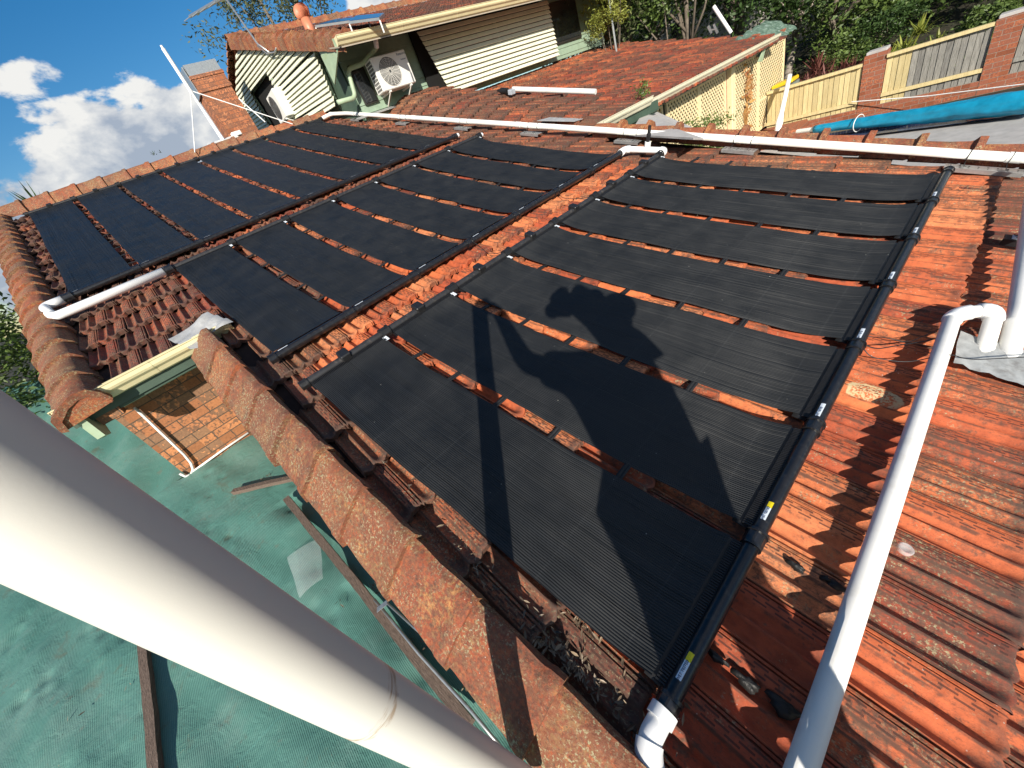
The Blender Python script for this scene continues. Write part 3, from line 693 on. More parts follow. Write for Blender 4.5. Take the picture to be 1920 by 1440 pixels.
def bank(bi, uL, uR, fl, fr, n, rowname, hL, hR, group):
    for i in range(n):
        vLa, vLb = fl(i), fl(i + 1); vRa, vRb = fr(i), fr(i + 1)
        uc = (uL + uR) / 2; vc = (vLa + vRb) / 2
        pos = 'nearest the eave end' if i == 0 else ('at the far end' if i == n - 1 else ords[i] + ' from the near end')
        t = thing('pool_heating_mat', f'black ribbed heating mat, {pos} of the {rowname}', 'heating mat', rp(uc, vc), group)
        # corrugated sheet
        ns = 44; s = np.linspace(0, 1, ns); L = uR - uL; U = uL + hL + .012 + (L - hL - hR - .024) * s
        gap = .041
        a = vLa + (vRa - vLa) * s + gap; c = vLb + (vRb - vLb) * s - gap
        bow = .007 * np.sin(np.pi * s); sd = bi * 50 + i
        a = a + bow * (.6 + .4 * rnd.random()) * (-1) + .0025 * smooth_noise(s * 6, sd); c = c - bow * (.4 + .5 * rnd.random()) + .0025 * smooth_noise(s * 6, sd + 7)
        nv = RIBN * 4 + 1; w = np.linspace(0, 1, nv)
        rib = .0034 * np.abs(np.cos(np.pi * RIBN * w)) ** .8
        dm = np.minimum(s * L, (1 - s) * L)
        base = .006 + .034 * np.exp(-dm / .11) + .001 * smooth_noise(s * 9, sd + 3)
        Ug = np.repeat(U[:, None], nv, 1); Vg = a[:, None] + (c - a)[:, None] * w[None]
        wav = .0014 * np.sin(w[None] * 9 + 3 * s[:, None] * 5 + sd) + .0014 * smooth_noise(w * 7 + 2, sd + 9)[None] * np.sin(s * 14 + sd)[:, None]
        edge = -.010 * np.exp(-np.minimum(w, 1 - w) / .02)[None] * np.sin(np.pi * s)[:, None]
        spread = .0016 * np.clip(smooth_noise(w * 60 + 5, sd + 11)[None] * np.sin(s[:, None] * 7 + w[None] * 11 + sd), 0, 1)
        Hg = base[:, None] + rib[None] + wav * np.minimum(1, dm / .15)[:, None] + edge - spread * .9
        P = frame_main(Ug, Vg, Hg)[None]
        grid_mesh('rubber_mat', P, M_MAT, t, True, np.array([[0, 0, 0.]]))
        for (u, h_, va, vb, nm, mt, r) in ((uL, .038, vLa, vLb, 'upper_header_pipe', M_HDRG, .027), (uR, .040, vRa, vRb, 'lower_header_pipe', M_HDR, .0295)):
            b = MB(); b.tube([rp(u, va + .002, h_), rp(u, vb - .002, h_)], r, 24)
            m2 = (va + vb) / 2; sg = 1 if u == uL else -1
            b.build(nm, mt, t, auto=35)
            b = MB()
            # row of barbs where the tubes enter the pipe
            for k in range(RIBN):
                vv = (a[0] + (c[0] - a[0]) * (k + .5) / RIBN) if u == uL else (a[-1] + (c[-1] - a[-1]) * (k + .5) / RIBN)
                e = .030 if bi == 3 or True else .02
                b.bar(rp(u + sg * r * .55, vv, h_ + r * .25), rp(u + sg * (r + e), vv, .036), .005, .005, EN)
            b.box((rp(u + sg * (r * .6), va + .035, .022) + rp(u + sg * (r * .6), vb - .035, .022)) / 2 + EU * sg * .03, (EU, EV, EN), (.045, abs(vb - va) / 2 - .036, .003))
            b.build('tube_barbs', M_BLK, t)
            b = MB(); coupler(b, u, vb, h_, r * 1.25 if u == uR else .041)
            b.build('coupler', M_HDR if u == uR else M_BLK, t, auto=30)
            if i == 0: b = MB(); coupler(b, u, va + .01, h_, r * 1.2, .03); b.build('coupler', M_HDR if u == uR else M_BLK, t, auto=30)
            if i == n - 1 and (bi, u == uR) in ((1, True), (2, False), (3, True)):
                b = MB(); P0 = rp(u, vb + .025, h_); b.tube([P0, P0 + EV * .035, P0 + EV * .055, P0 + EV * .062], [.033, .033, .028, .010], 20); b.build('pipe_cap', M_PVCN, t, auto=35)
            if u == uL and (bi in (1, 3)):
                b = MB(); vm = m2; b.box(rp(u - .01, vm, h_ + .012), (EU, EV, EN), (.046, .036, .032), bev=.008)
                for dv in (-.014, .014): b.tube([rp(u - .02, vm + dv, h_ + .03), rp(u - .02, vm + dv, h_ + .045)], .007, 8)
                b.build('pipe_clip', M_BLK, t, auto=30)
        # sticker on the lower header
        vs = vRa + .13 if bi == 3 and i < 2 else vRa + .10
        hw = .046 if bi == 3 else .036
        thc = math.radians(108)
        def cyl(th, v, r=.0307): return rp(uR + r * math.cos(th), v, .040 + r * math.sin(th))
        for (va, vb, nm, mt) in ((vs - hw, vs + hw * .35, 'white_sticker', M_WSTK), (vs + hw * .35 + .0005, vs + hw, 'yellow_sticker', M_YSTK)):
            if nm == 'yellow_sticker' and not (bi == 3 and i < 2): mt = M_WSTK
            if nm == 'yellow_sticker' and not (bi == 3 and i < 3): nm = 'sticker_end'
            b = MB(); V = []
            for q in range(5):
                th = thc + (q - 2) * .145
                V += [cyl(th, va), cyl(th, vb)]
            b.add(V, [(2 * q, 2 * q + 2, 2 * q + 3, 2 * q + 1) for q in range(4)])
            b.build(nm, mt, t, smooth=True)
        if bi == 3:
            nrm = math.cos(thc) * EU + math.sin(thc) * EN; right = EV; up = np.cross(nrm, right)
            put_text('sticker_lettering', 'WET TESTED', M_INK, .0118, cyl(thc, vs - hw * .33, .0317), right, up, t)
        if bi == 3 or bi == 2:
            b = MB(); vv = vLb - .012
            b.bar(rp(uL + .035, vv - .02, .038), rp(uL + .085, vv - .018, .034), .030, .002, EN)
            b.build('end_tag', M_WSTK, t)
bank(1, -10.87, -6.11, lambda i: -1.20 + .680 * i, lambda i: -.96 + .655 * i, 8, 'ridge row', .05, .06, 'pool heating mats on the tiled roof')
bank(2, -5.69, -3.18, lambda i: -.06 + .640 * i, lambda i: .07 + .629 * i, 7, 'middle row', .05, .06, 'pool heating mats on the tiled roof')
bank(3, -2.73, -.325, lambda i: .10 + .633 * i, lambda i: .22 + .670 * i, 7, 'front row', .05, .06, 'pool heating mats on the tiled roof')
# hold-down straps crossing under the mats, seen in the gaps
def strap(u, v0, v1, lab, w=.034):
    b = MB(); n = int((v1 - v0) / .05); P = []
    for i in range(n + 1):
        v = v0 + (v1 - v0) * i / n; h = -.003 + .005 * math.sin(v * 29)
        for k in range(5): P.append(rp(u + (k - 2) * w / 4 + .015 * (v - v0) / 3, v, h + (.003 if k % 2 else 0)))
    b.add(P, [(i * 5 + k, i * 5 + k + 1, (i + 1) * 5 + k + 1, (i + 1) * 5 + k) for i in range(n) for k in range(4)])
    o = b.build('hold_down_strap', M_STRAP, org=rp(u, v0))
    sm = o.modifiers.new('thickness', 'SOLIDIFY'); sm.thickness = .004
    tag(o, lab, 'strap', 'straps under the heating mats')
pl = ['closest to the white pipe', 'second from the white pipe', 'third from the white pipe', 'fourth from the white pipe', 'closest to the upper header']
for u, q in zip((-.874, -1.262, -1.645, -2.02, -2.38), pl): strap(u, .32, 4.75, 'black strap crossing under the front row of mats, ' + q)
for u, q in zip((-3.52, -3.69, -4.06, -4.45, -4.85, -5.24), ['hard against the glossy header', 'second from the glossy header', 'third from the glossy header', 'fourth from the glossy header', 'fifth from the glossy header', 'nearest the thin dusty header']):
    if u == -3.52: continue
    strap(u, .15, 4.4, 'black strap crossing under the middle row of mats, ' + q)
for k in range(10): strap(-6.55 - .38 * k, -.95, 4.25, 'black strap crossing under the ridge row of mats, ' + (ords + ['ninth', 'tenth'])[k] + ' up from the glossy header')

# ---------------------------------------------------------------- white pipes
def elbow(p, q, r, n=7, rad=.07):
    """rounded polyline through list"""
    out = [np.asarray(p[0], float)]
    for i in range(1, len(p) - 1):
        a, b_, c = [np.asarray(x, float) for x in (p[i - 1], p[i], p[i + 1])]
        d1 = (a - b_) / np.linalg.norm(a - b_); d2 = (c - b_) / np.linalg.norm(c - b_)
        rr = min(rad, np.linalg.norm(a - b_) * .45, np.linalg.norm(c - b_) * .45)
        s_, e_ = b_ + d1 * rr, b_ + d2 * rr
        for k in range(n + 1):
            t = k / n; out.append((1 - t) ** 2 * s_ + 2 * t * (1 - t) * b_ + t * t * e_)
    out.append(np.asarray(p[-1], float)); return out
def socket(b, p, q, r): b.tube([p, q], r, 24)
# long pipe beside the far verge
long_uv = lambda u: 4.63 + (u + 10.3) * .0600
lp = thing('supply_pipe', 'long white plastic pipe strapped along the far edge of the roof', 'pipe', rp(-5, 4.9, .1))
pts = [rp(-10.87, 4.28, .045), rp(-10.82, 4.50, .08), rp(-10.30, 4.63, .085), rp(-6, long_uv(-6), .085), rp(.75, long_uv(.75), .085)]
b = MB(); b.tube(elbow(pts, None, .034, rad=.10), .036, 24, True); b.build('pipe', M_PVC, lp, smooth=True)
for u in (-7.9, -5.3, -2.72, .02):
    b = MB(); b.tube([rp(u - .045, long_uv(u - .045), .085), rp(u + .045, long_uv(u + .045), .085)], .0395, 24); b.build('pipe_socket', M_PVC, lp, auto=30)
b = MB(); b.tube(elbow([rp(-10.80, 4.42, .07), rp(-10.82, 4.50, .08), rp(-10.30, 4.63, .085)][0:3], None, .04, rad=.1)[1:9], .041, 24); b.build('elbow', M_PVC, lp, smooth=True)
# brackets
for i, u in enumerate((-9.85, -8.2, -6.5, -5.0, -3.4, -2.05, -.12)):
    labs = ['furthest up the roof near the louvred house', 'second from the ridge end', 'third from the ridge end', 'fourth from the ridge end', 'just uphill of the black valve', 'between valve and front row of mats', 'beside the front header cap']
    t = thing('pipe_bracket', 'perforated metal bracket under the long white pipe, ' + labs[i], 'bracket', rp(u, long_uv(u) - .07, 0), 'metal brackets under the supply pipe')
    L = .17 if i < 6 else .24
    b = MB(); vb = long_uv(u) - .03; b.box(rp(u, vb - .045, .012), (EU + EV * .06, EV, EN), (L, .050, .0025)); b.box(rp(u, vb - .096, .0), (EU + EV * .06, EN, EV), (L, .016, .0025)); b.cm = 1
    for k in range(8):
        for r_ in range(2):
            uu = u - L * .85 + L * 1.7 * k / 7; b.tube([rp(uu, vb - .065 + r_ * .035 + (uu - u) * .06, .0148), rp(uu, vb - .065 + r_ * .035 + (uu - u) * .06, .0156)], .007 if r_ else .005, 8)
    b.build('angle_plate', (M_GALV, M_DARK), t)
    for du in (-L * .55, L * .5):
        b = MB()
        ring = [rp(u + du, long_uv(u + du) + .040 * math.cos(a), .085 + .040 * math.sin(a)) for a in np.linspace(math.pi * .1, math.pi * 1.5, 12)]
        ring += [rp(u + du + .01, vb - .09, .03), rp(u + du + .02, vb - .13, .045)]
        b.tube(ring, .0028, 6); b.build('cable_tie', M_BLK, t)
# white link between middle and front rows with its black valve
lk = thing('link_pipe', 'short white pipe joining two black headers, carrying a black valve', 'pipe', rp(-3, 4.6, .05))
vv = 4.53; hh = .05
b = MB(); pts = elbow([rp(-3.18, 4.44, .042), rp(-3.18, 4.56, hh), rp(-2.72, 4.66, hh), rp(-2.73, 4.52, .042)], None, .034, rad=.06)
b.tube(pts, .033, 24); b.build('pipe', M_PVCN, lk, smooth=True)
b = MB()
for q in ((0, 9), (9, 17)): b.tube(pts[q[0]:q[1]], .040, 24)
b.build('elbow', M_PVCN, lk, smooth=True)
tp = rp(-2.93, 4.615, hh)
b = MB(); b.tube([tp, tp + EN * .085], .034, 24); b.build('tee_branch', M_PVCN, lk, auto=30)
b = MB(); b.tube([tp + EN * .08, tp + EN * .105, tp + EN * .12, tp + EN * .165, tp + EN * .17, tp + EN * .20, tp + EN * .205, tp + EN * .245], [.018, .018, .024, .024, .019, .019, .018, .018], 16); b.build('air_valve', M_BLK, lk, auto=30)
# return pipe at the left joining two headers
rt = thing('return_pipe', 'short white pipe with a u bend linking ridge row to middle row', 'pipe', rp(-5.7, -.6, .06))
pts = elbow([rp(-6.11, -.965, .04), rp(-6.10, -1.13, .045), rp(-5.70, -1.06, .05), rp(-5.68, -.10, .045)], None, .034, rad=.07)
b = MB(); b.tube(pts, .033, 24); b.build('pipe', M_PVCN, rt, smooth=True)
b = MB(); b.tube(pts[0:10], .040, 24); b.tube(pts[9:18], .040, 24); b.build('elbow', M_PVCN, rt, smooth=True)
b = MB(); coupler(b, -5.68, -.075, .042, .045, .06); b.build('black_coupler', M_HDR, rt, auto=30); b = MB(); coupler(b, -6.11, -.925, .04, .045, .06); b.build('black_coupler', M_HDR, rt, auto=30)
# outlet elbow at the bottom of the front header
ot = thing('outlet_elbow', 'white plastic elbow on the bottom end of the nearest black header', 'elbow', rp(-.32, .1, .05))
pts = elbow([rp(-.325, .215, .040), rp(-.325, .115, .040), rp(-.285, .062, .035), rp(-.14, .03, .01)], None, .04, rad=.05)
b = MB(); b.tube(pts, .034, 28); b.build('pipe', M_PVCN, ot, smooth=True)
b = MB(); b.tube([pts[0], pts[1] * .5 + pts[0] * .5], .0405, 28); b.tube(pts[4:14], .0395, 28); b.tube([pts[-1] - (pts[-1] - pts[-2]) * .4, pts[-1]], .043, 28); b.build('elbow_socket', M_PVCN, ot, auto=50)
# right-hand downpipe loop
rl = thing('return_riser', 'thick white pipe running down beside the front header, hooked into the roof', 'pipe', rp(0, 1.5, .1))
rr_ = lambda x, y, h: rp(*on_roof(x, y, h), h)
e1, e2 = rr_(1866, 586, .085), rr_(1850, 640, .01)
pts = elbow([rp(.0, -.35, .052), rp(-.012, 2.76, .058), e1 + (e1 - e2) * .12, e2 + (e2 - e1) * .5], None, .035, rad=.065)
b = MB(); b.tube(pts, .0345, 28); b.build('pipe', M_PVC, rl, smooth=True)
b = MB(); b.tube([p for p in pts[1:9]], .0405, 28); b.tube([p for p in pts[9:17]], .0405, 28); b.build('elbow', M_PVCN, rl, smooth=True)
r2 = thing('roof_riser', 'white pipe rising from grey flashing at the right edge', 'pipe', rp(.25, 2.7, 0))
g1, g2, g3 = rr_(1894, 652, .0), rr_(1905, 598, .07), rr_(1920, 480, .09)
pts = elbow([g1 - (g2 - g1) * .5, g2, g3 + (g3 - g2) * 2.2], None, .035, rad=.10)
b = MB(); b.tube(pts, .034, 28); b.build('pipe', M_PVC, r2, smooth=True)
b = MB(); b.tube(pts[0:5], .041, 28); b.build('collar', M_PVC, r2, auto=40)
# small pieces on the right
t = thing('pipe_bracket', 'dark metal bracket with white tags tied to the riser at the right edge', 'bracket', rp(.2, 3.88, 0), 'metal brackets under the supply pipe')
b = MB(); b.box(rp(.22, 3.88, .03), (EU, EV, EN), (.115, .040, .004)); b.box(rp(.22, 3.845, .015), (EU, EN, EV), (.12, .02, .003)); b.build('angle_plate', M_BLK, t)
b = MB(); b.box(rp(.155, 3.885, .038), (EU, EV, EN), (.018, .027, .003)); b.box(rp(.20, 3.885, .038), (EU, EV, EN), (.018, .027, .003)); b.build('white_tag', M_WSTK, t)
b = MB(); b.tube([rp(.14, 3.91, .043), rp(.175, 3.875, .05), rp(.215, 3.912, .046), rp(.24, 3.89, .05), rp(.235, 3.86, .044)], .003, 6); b.build('cable_tie', M_BLK, t); b = MB(); b.tube([rp(.165, 3.89, .05), rp(.155, 3.868, .046)], .003, 6); b.build('cable_tie', M_BLK, t)
def wire(name, lab, pts, r=.0028):
    b = MB(); q = elbow(pts, None, 0, n=5, rad=.2); b.tube(q, r, 6, True); o = b.build(name, M_BLK, org=pts[0], smooth=True); tag(o, lab, 'wire', 'black ties and wires on the roof')
wire('tie_wire', 'black wire twisted from the third coupler of the front header to the pipe bend', [rp(-.32, 2.27, .05), rp(-.24, 2.30, .02), rp(-.15, 2.42, .012), rp(-.06, 2.52, .012), rp(.02, 2.60, .05)], .003)
wire('tie_wire', 'thin black wire crossing above the pipe bend, loop near the front header', [rp(-.30, 2.33, .06), rp(-.22, 2.44, .012), rp(-.13, 2.45, .012), rp(-.06, 2.60, .015), rp(-.02, 2.66, .03)], .002)
wire('tie_wire', 'long black wire stretched over the thick pipe to the grey flashing', [rp(-.31, 2.24, .06), rp(-.25, 2.22, .02), rp(-.1, 2.28, .012), rp(0, 2.33, .10), rp(.1, 2.43, .03), rp(.34, 2.60, .06)], .0026)
wire('tie_wire', 'wire loop between third couplers of middle and front rows', [rp(-3.16, 1.97, .06), rp(-3.08, 2.0, .012), rp(-2.9, 1.93, .01), rp(-2.74, 2.02, .05)], .0025)
wire('tie_wire', 'wire loop between fifth couplers of middle and front rows', [rp(-3.16, 3.20, .06), rp(-3.05, 3.16, .012), rp(-2.9, 3.22, .01), rp(-2.74, 3.24, .05)], .0025)
# clear round plastic cap
b = MB(); c0 = rp(.087, 1.22, -.004)
ringp = lambda r, h: [c0 + (EU * math.cos(a) + EV * math.sin(a)) * r + EN * h for a in np.linspace(0, 2 * math.pi, 25)[:-1]]
V = ringp(.024, .0) + ringp(.024, .012) + ringp(.019, .015) + ringp(.012, .008)
b.add(V, [(q * 24 + k, q * 24 + (k + 1) % 24, (q + 1) * 24 + (k + 1) % 24, (q + 1) * 24 + k) for q in range(3) for k in range(24)] + [tuple(range(72, 96))])
MF2 = NT('clear_plastic_cap'); g_ = MF2.n('ShaderNodeBsdfTransparent'); ms_ = MF2.n('ShaderNodeMixShader'); ms_.inputs[0].default_value = .35
MF2.l(g_.outputs[0], ms_.inputs[1]); MF2.l(MF2.b.outputs[0], ms_.inputs[2]); MF2.l(ms_.outputs[0], MF2.out.inputs[0]); MF2 = MF2.done((.8, .8, .8), .05)
tag(b.build('clear_disc', MF2, org=c0, smooth=True), 'small clear round plastic disc lying on the tiles beside the thick pipe', 'plastic disc')
# black sealant dabs
for x, y, su, sv, lab in ((1494, 1062, .030, .012, 'small dab below the second coupler of the front header'), (1572, 1100, .040, .015, 'dab on an orange tile beside the thick pipe'), (1548, 1085, .018, .010, 'tiny dab joined to a larger one near the thick pipe'),
                         (1400, 1278, .042, .018, 'dab in shadow between header and thick pipe'), (1470, 1325, .045, .024, 'round dab nearest the foot of the thick pipe'), (1345, 1232, .035, .012, 'dab tucked beside the nearest header end')):
    u, v = on_roof(x, y, -.02); b = MB(); N_ = 16; V = [rp(u, v, -.010)]
    for rr, hh in ((.55, -.010), (.9, -.016), (1.05, -.030)):
        for k in range(N_):
            a = 2 * math.pi * k / N_; q = 1 + .22 * math.sin(3 * a + x) + .14 * math.sin(7 * a + y); V.append(rp(u + su * rr * q * math.cos(a), v + sv * rr * q * math.sin(a), hh + .003 * math.sin(5 * a)))
    F = [(0, 1 + k, 1 + (k + 1) % N_) for k in range(N_)]
    for q in range(2): F += [(1 + q * N_ + k, 1 + (q + 1) * N_ + k, 1 + (q + 1) * N_ + (k + 1) % N_, 1 + q * N_ + (k + 1) % N_) for k in range(N_)]
    b.add(V, F); tag(b.build('sealant_patch', M_SEAL, org=rp(u, v), smooth=True), 'black sealant ' + lab, 'sealant', 'black sealant dabs on the tiles')
# small red scrawl on a tile near the front header's far cap
u, v = on_roof(1812, 353, -.015)
sc_pts = [[(-.030, .008), (-.036, 0), (-.034, -.009), (-.024, -.010), (-.020, -.003), (-.030, .0)], [(-.012, .008), (-.016, -.006), (-.006, -.010), (.0, .002), (-.006, .009), (-.012, .006)], [(.020, .008), (.008, .004), (.018, -.003), (.010, -.010)]]
b = MB()
for q in sc_pts: b.tube([rp(u + a * 1.2, v + c * 1.6, -.013) for a, c in q], .0022, 5)
tag(b.build('crayon_mark', M_REDINK, org=rp(u, v)), 'dark red handwritten scrawl on an orange tile near the far header cap', 'crayon mark')

# ---------------------------------------------------------------- white pole in the foreground
pd_ = .560; az_ = math.radians(-156.62); pb = np.array([math.cos(az_) * pd_, math.sin(az_) * pd_, 0]); PR = pd_ * math.sin(math.radians(5.585))
zt = 1.82; u_ = pb[0] * CP; zb = .12
pole = thing('white_pole', 'thick upright white plastic pole held close in the left foreground', 'pole', (pb[0], pb[1], zb))
b = MB(); b.tube([(pb[0], pb[1], zb), (pb[0], pb[1], zt)], PR, 64); b.build('pole_tube', M_POLE, pole, auto=40)
b = MB(); b.tube([(pb[0], pb[1], zt), (pb[0], pb[1], zt + .012), (pb[0], pb[1], zt + .018)], [PR, PR, PR * .8], 48); b.build('pole_cap', M_POLE, pole, auto=40)

# ---------------------------------------------------------------- shade cloth
def cloth_z(x, y):
    z = .13 - .125 * (x + 4.4)
    z += .010 * math.sin(3.1 * x + 1.3 * y) + .008 * math.sin(2.3 * y * 2 - x * 1.7) - .05 * max(0, -y - 1.2) * .6
    if y > -.45: z -= .05 * (y + .45)
    return z
_dm = [(rnd.uniform(-4.2, 1), rnd.uniform(-3.2, -.2), rnd.uniform(.02, .05), rnd.uniform(-.022, .012)) for _ in range(240)]
def wav(x, y):
    z = .007 * math.sin(11 * x + 5 * math.sin(3 * y)) * math.sin(9 * y + 2 * x) + .004 * math.sin(5 * x - 17 * y)
    for a, c, r_, h_ in _dm:
        q = ((x - a) ** 2 + (y - c) ** 2 * 1.6) / (r_ * r_)
        if q < 9: z += h_ * math.exp(-q)
    return z
nx, ny = 240, 170; V = []
for i in range(nx + 1):
    for j in range(ny + 1):
        x = -4.39 + 6.2 * i / nx; y = -4.2 + 4.30 * j / ny
        z = cloth_z(x, y) + wav(x, y)
        d1 = (y - (-.49 + (x + 3.1) * .09)); z -= .035 * math.exp(-(d1 / .10) ** 2) * (x > -3.1) * abs(math.sin(x * 4.5))
        V.append((x, y, z))
b = MB(); b.add(V, [(i * (ny + 1) + j, (i + 1) * (ny + 1) + j, (i + 1) * (ny + 1) + j + 1, i * (ny + 1) + j + 1) for i in range(nx) for j in range(ny)])
tag(b.build('shade_cloth', M_CLOTH, org=(-2, -1, 0), smooth=True), 'green knitted shade cloth stretched below the verge in the foreground', 'shade cloth')
V = []; nx, ny = 70, 60
for i in range(nx + 1):
    for j in range(ny + 1):
        x = -4.42 - 5.6 * i / nx; y = -1.06 - 3.6 * j / ny; dx = -4.42 - x
        z = .12 - .30 * (1 - math.exp(-dx / .22)) + .235 * dx * (1 - math.exp(-dx / 1.3)) + .02 * math.sin(3 * y + 2 * x) + .015 * math.sin(7 * x + 9 * y) + .02 * math.sin(11 * y - 2.5 * dx) - .06 * max(0, -y - 1.2) * .6
        V.append((x, y, z))
b = MB(); b.add(V, [(i * (ny + 1) + j, i * (ny + 1) + j + 1, (i + 1) * (ny + 1) + j + 1, (i + 1) * (ny + 1) + j) for i in range(nx) for j in range(ny)])
tag(b.build('shade_cloth', M_CLOTH, org=(-6, -2, 0), smooth=True), 'darker sagging green shade cloth hanging behind the brick wall corner', 'shade cloth')
# battens
def cpt(x, y, dz=.03):
    z = 0.
    for _ in range(8):
        P = on_z(x, y, z); z = cloth_z(P[0], P[1]) + dz
    return P
def batten(x0, y0, x1, y1, lab, w=.042, ext=0., dz=.035):
    A_ = cpt(x0, y0, dz); B_ = cpt(x1, y1, dz); B_ = B_ + (B_ - A_) * ext
    b = MB(); n = 14; d = (B_ - A_) / n; dn_ = d / np.linalg.norm(d); sd = np.cross(dn_, (0, 0, 1)); V = []; w *= 1.2
    for i in range(n + 1):
        c = A_ + d * i + sd * .002 * math.sin(i * .7); 
        for a, h in ((-1, -1), (1, -1), (1, 1), (-1, 1)): V.append(c + sd * a * w / 2 * (1 + .06 * math.sin(i * 2.1 + a)) + np.array([0, 0, h * .017]))
    F = [(i * 4 + k, i * 4 + (k + 1) % 4, (i + 1) * 4 + (k + 1) % 4, (i + 1) * 4 + k) for i in range(n) for k in range(4)] + [(0, 1, 2, 3)[::-1], tuple(n * 4 + k for k in range(4))]
    b.add(V, F); tag(b.build('timber_batten', M_TIMB, org=A_), lab, 'batten', 'weathered battens over the shade cloth')
batten(438, 922, 562, 893, 'short weathered batten pointing at the verge tiles', .036, .02)
batten(538, 935, 848, 1318, 'long weathered batten running alongside the verge tiles', .040, .06)
batten(268, 1190, 292, 1440, 'weathered batten crossing the lower left cloth, partly behind the pole', .040, .35)
# clear film
q = [cpt(*p, .03) for p in ((538, 1045), (600, 1008), (606, 1085), (562, 1122))]
b = MB(); V = []
for i in range(11):
    for j in range(9):
        s_, t_ = i / 10, j / 8; P = (q[0] * (1 - s_) + q[1] * s_) * (1 - t_) + (q[3] * (1 - s_) + q[2] * s_) * t_
        V.append(P + np.array([0, 0, .012 * math.sin(math.pi * s_) + .004 * math.sin(9 * t_)]))
b.add(V, [(i * 9 + j, i * 9 + j + 1, (i + 1) * 9 + j + 1, (i + 1) * 9 + j) for i in range(10) for j in range(8)])
tag(b.build('plastic_film', M_FILM, org=q[0], smooth=True), 'crinkled clear plastic offcut lying on the green cloth', 'plastic film')
# old metal rails near the verge
rails = thing('metal_rail', 'pair of thin rusty metal rails with a bent end plate beside the verge', 'rail', cpt(720, 1135))
b = MB(); b.tube([cpt(702, 1124, .05), cpt(786, 1226, .06), cpt(886, 1336, .06), cpt(962, 1428, .06)], .0075, 10); b.build('thin_rail', M_GALV, rails, smooth=True)
b = MB(); b.tube([cpt(726, 1131, .09), cpt(820, 1216, .10), cpt(925, 1330, .10)], .006, 10); b.build('upper_rail', M_ALU, rails, smooth=True)
b = MB(); P0, P1 = cpt(707, 1144, .06), cpt(727, 1128, .09); b.bar(P0, P1, .028, .003, (0, 0, 1)); b.tube([(P0 * .75 + P1 * .25) + np.array((0, 0, .0018)), (P0 * .75 + P1 * .25) + np.array((0, 0, .003))], .004, 8); b.build('end_plate', M_GALV, rails)

# leaf litter, twigs
def scatter_leaves(name, lab, pts, mat, smin, smax, kind='stuff', seed=3, curl=.5):
    r_ = random.Random(seed); b = MB()
    for P, nrm in pts:
        L = r_.uniform(smin, smax); w = L * r_.uniform(.16, .34); a = r_.uniform(0, 6.28)
        n_ = np.asarray(nrm) + np.array([r_.uniform(-.5, .5) for _ in range(3)]); n_ /= np.linalg.norm(n_)
        d = np.cross(n_, [math.cos(a), math.sin(a), .3]); d /= np.linalg.norm(d); s_ = np.cross(n_, d); P = np.asarray(P)
        c = curl * r_.uniform(.3, 1)
        V = [P - d * L / 2, P - d * L * .15 + s_ * w / 2 + n_ * L * .12 * c, P + d * L * .2 + s_ * w / 2.5 + n_ * L * .2 * c, P + d * L / 2 + n_ * L * .35 * c, P + d * L * .2 - s_ * w / 2.5 + n_ * L * .22 * c, P - d * L * .15 - s_ * w / 2 + n_ * L * .13 * c, P + n_ * L * .02]
        t = (r_.random(), .5, .5)
        b.add(V, [(0, 6, 5), (0, 1, 6), (1, 2, 6), (6, 2, 3), (6, 3, 4), (5, 6, 4)], t)
    o = b.build(name, mat); tag(o, lab, 'leaf litter', kind=kind); return o
pts = []
for c_, n_, su in ((-.42, 60, .13), (-.75, 34, .10), (-1.15, 22, .10), (-1.7, 14, .12), (-.1, 26, .12), (-2.5, 12, .15)):
    for _ in range(n_):
        u = rnd.gauss(c_, su); v = .10 + abs(rnd.gauss(0, .035)); pts.append((rp(u, v, -.03 + rnd.random() * .02), EN))
for x, y, n_, sp in ((1095, 1165, 46, .05), (1055, 1225, 50, .05), (1090, 1262, 34, .05), (1000, 1190, 24, .04), (1230, 1300, 20, .05), (905, 1085, 10, .04), (1190, 1200, 10, .04)):
    u, v = on_roof(x, y, -.03)
    for _ in range(n_): pts.append((rp(rnd.gauss(u, sp), rnd.gauss(v, sp * .35), -.028 + rnd.random() * .022), EN))
scatter_leaves('leaf_litter', 'dry curled leaves and twigs caught along the verge tiles', pts, L_DRY, .012, .040)
pts = []
for x, y, n_, sp in ((707, 1100, 26, .025), (780, 1195, 16, .05), (870, 1300, 26, .06), (500, 895, 14, .04), (545, 830, 22, .05), (600, 865, 8, .03), (240, 1290, 2, .01), (560, 925, 8, .04), (640, 1130, 4, .02), (150, 1340, 3, .1)):
    P = cpt(x, y, .012)
    for _ in range(n_): pts.append((P + np.array([rnd.gauss(0, sp), rnd.gauss(0, sp), rnd.random() * .01]), (0, 0, 1)))
scatter_leaves('leaf_litter', 'brown leaves and seed husks lying on the green cloth', pts, L_DRY, .012, .035, seed=5)
pts = []
for _ in range(500):
    u = rnd.uniform(-9, -.6); v = rnd.uniform(-.2, 6.4)
    pts.append((rp(u, v, -.014), EN))
scatter_leaves('tile_debris', 'tiny pale flecks scattered over the tiles', pts, L_ST, .006, .016, seed=9, curl=.1)

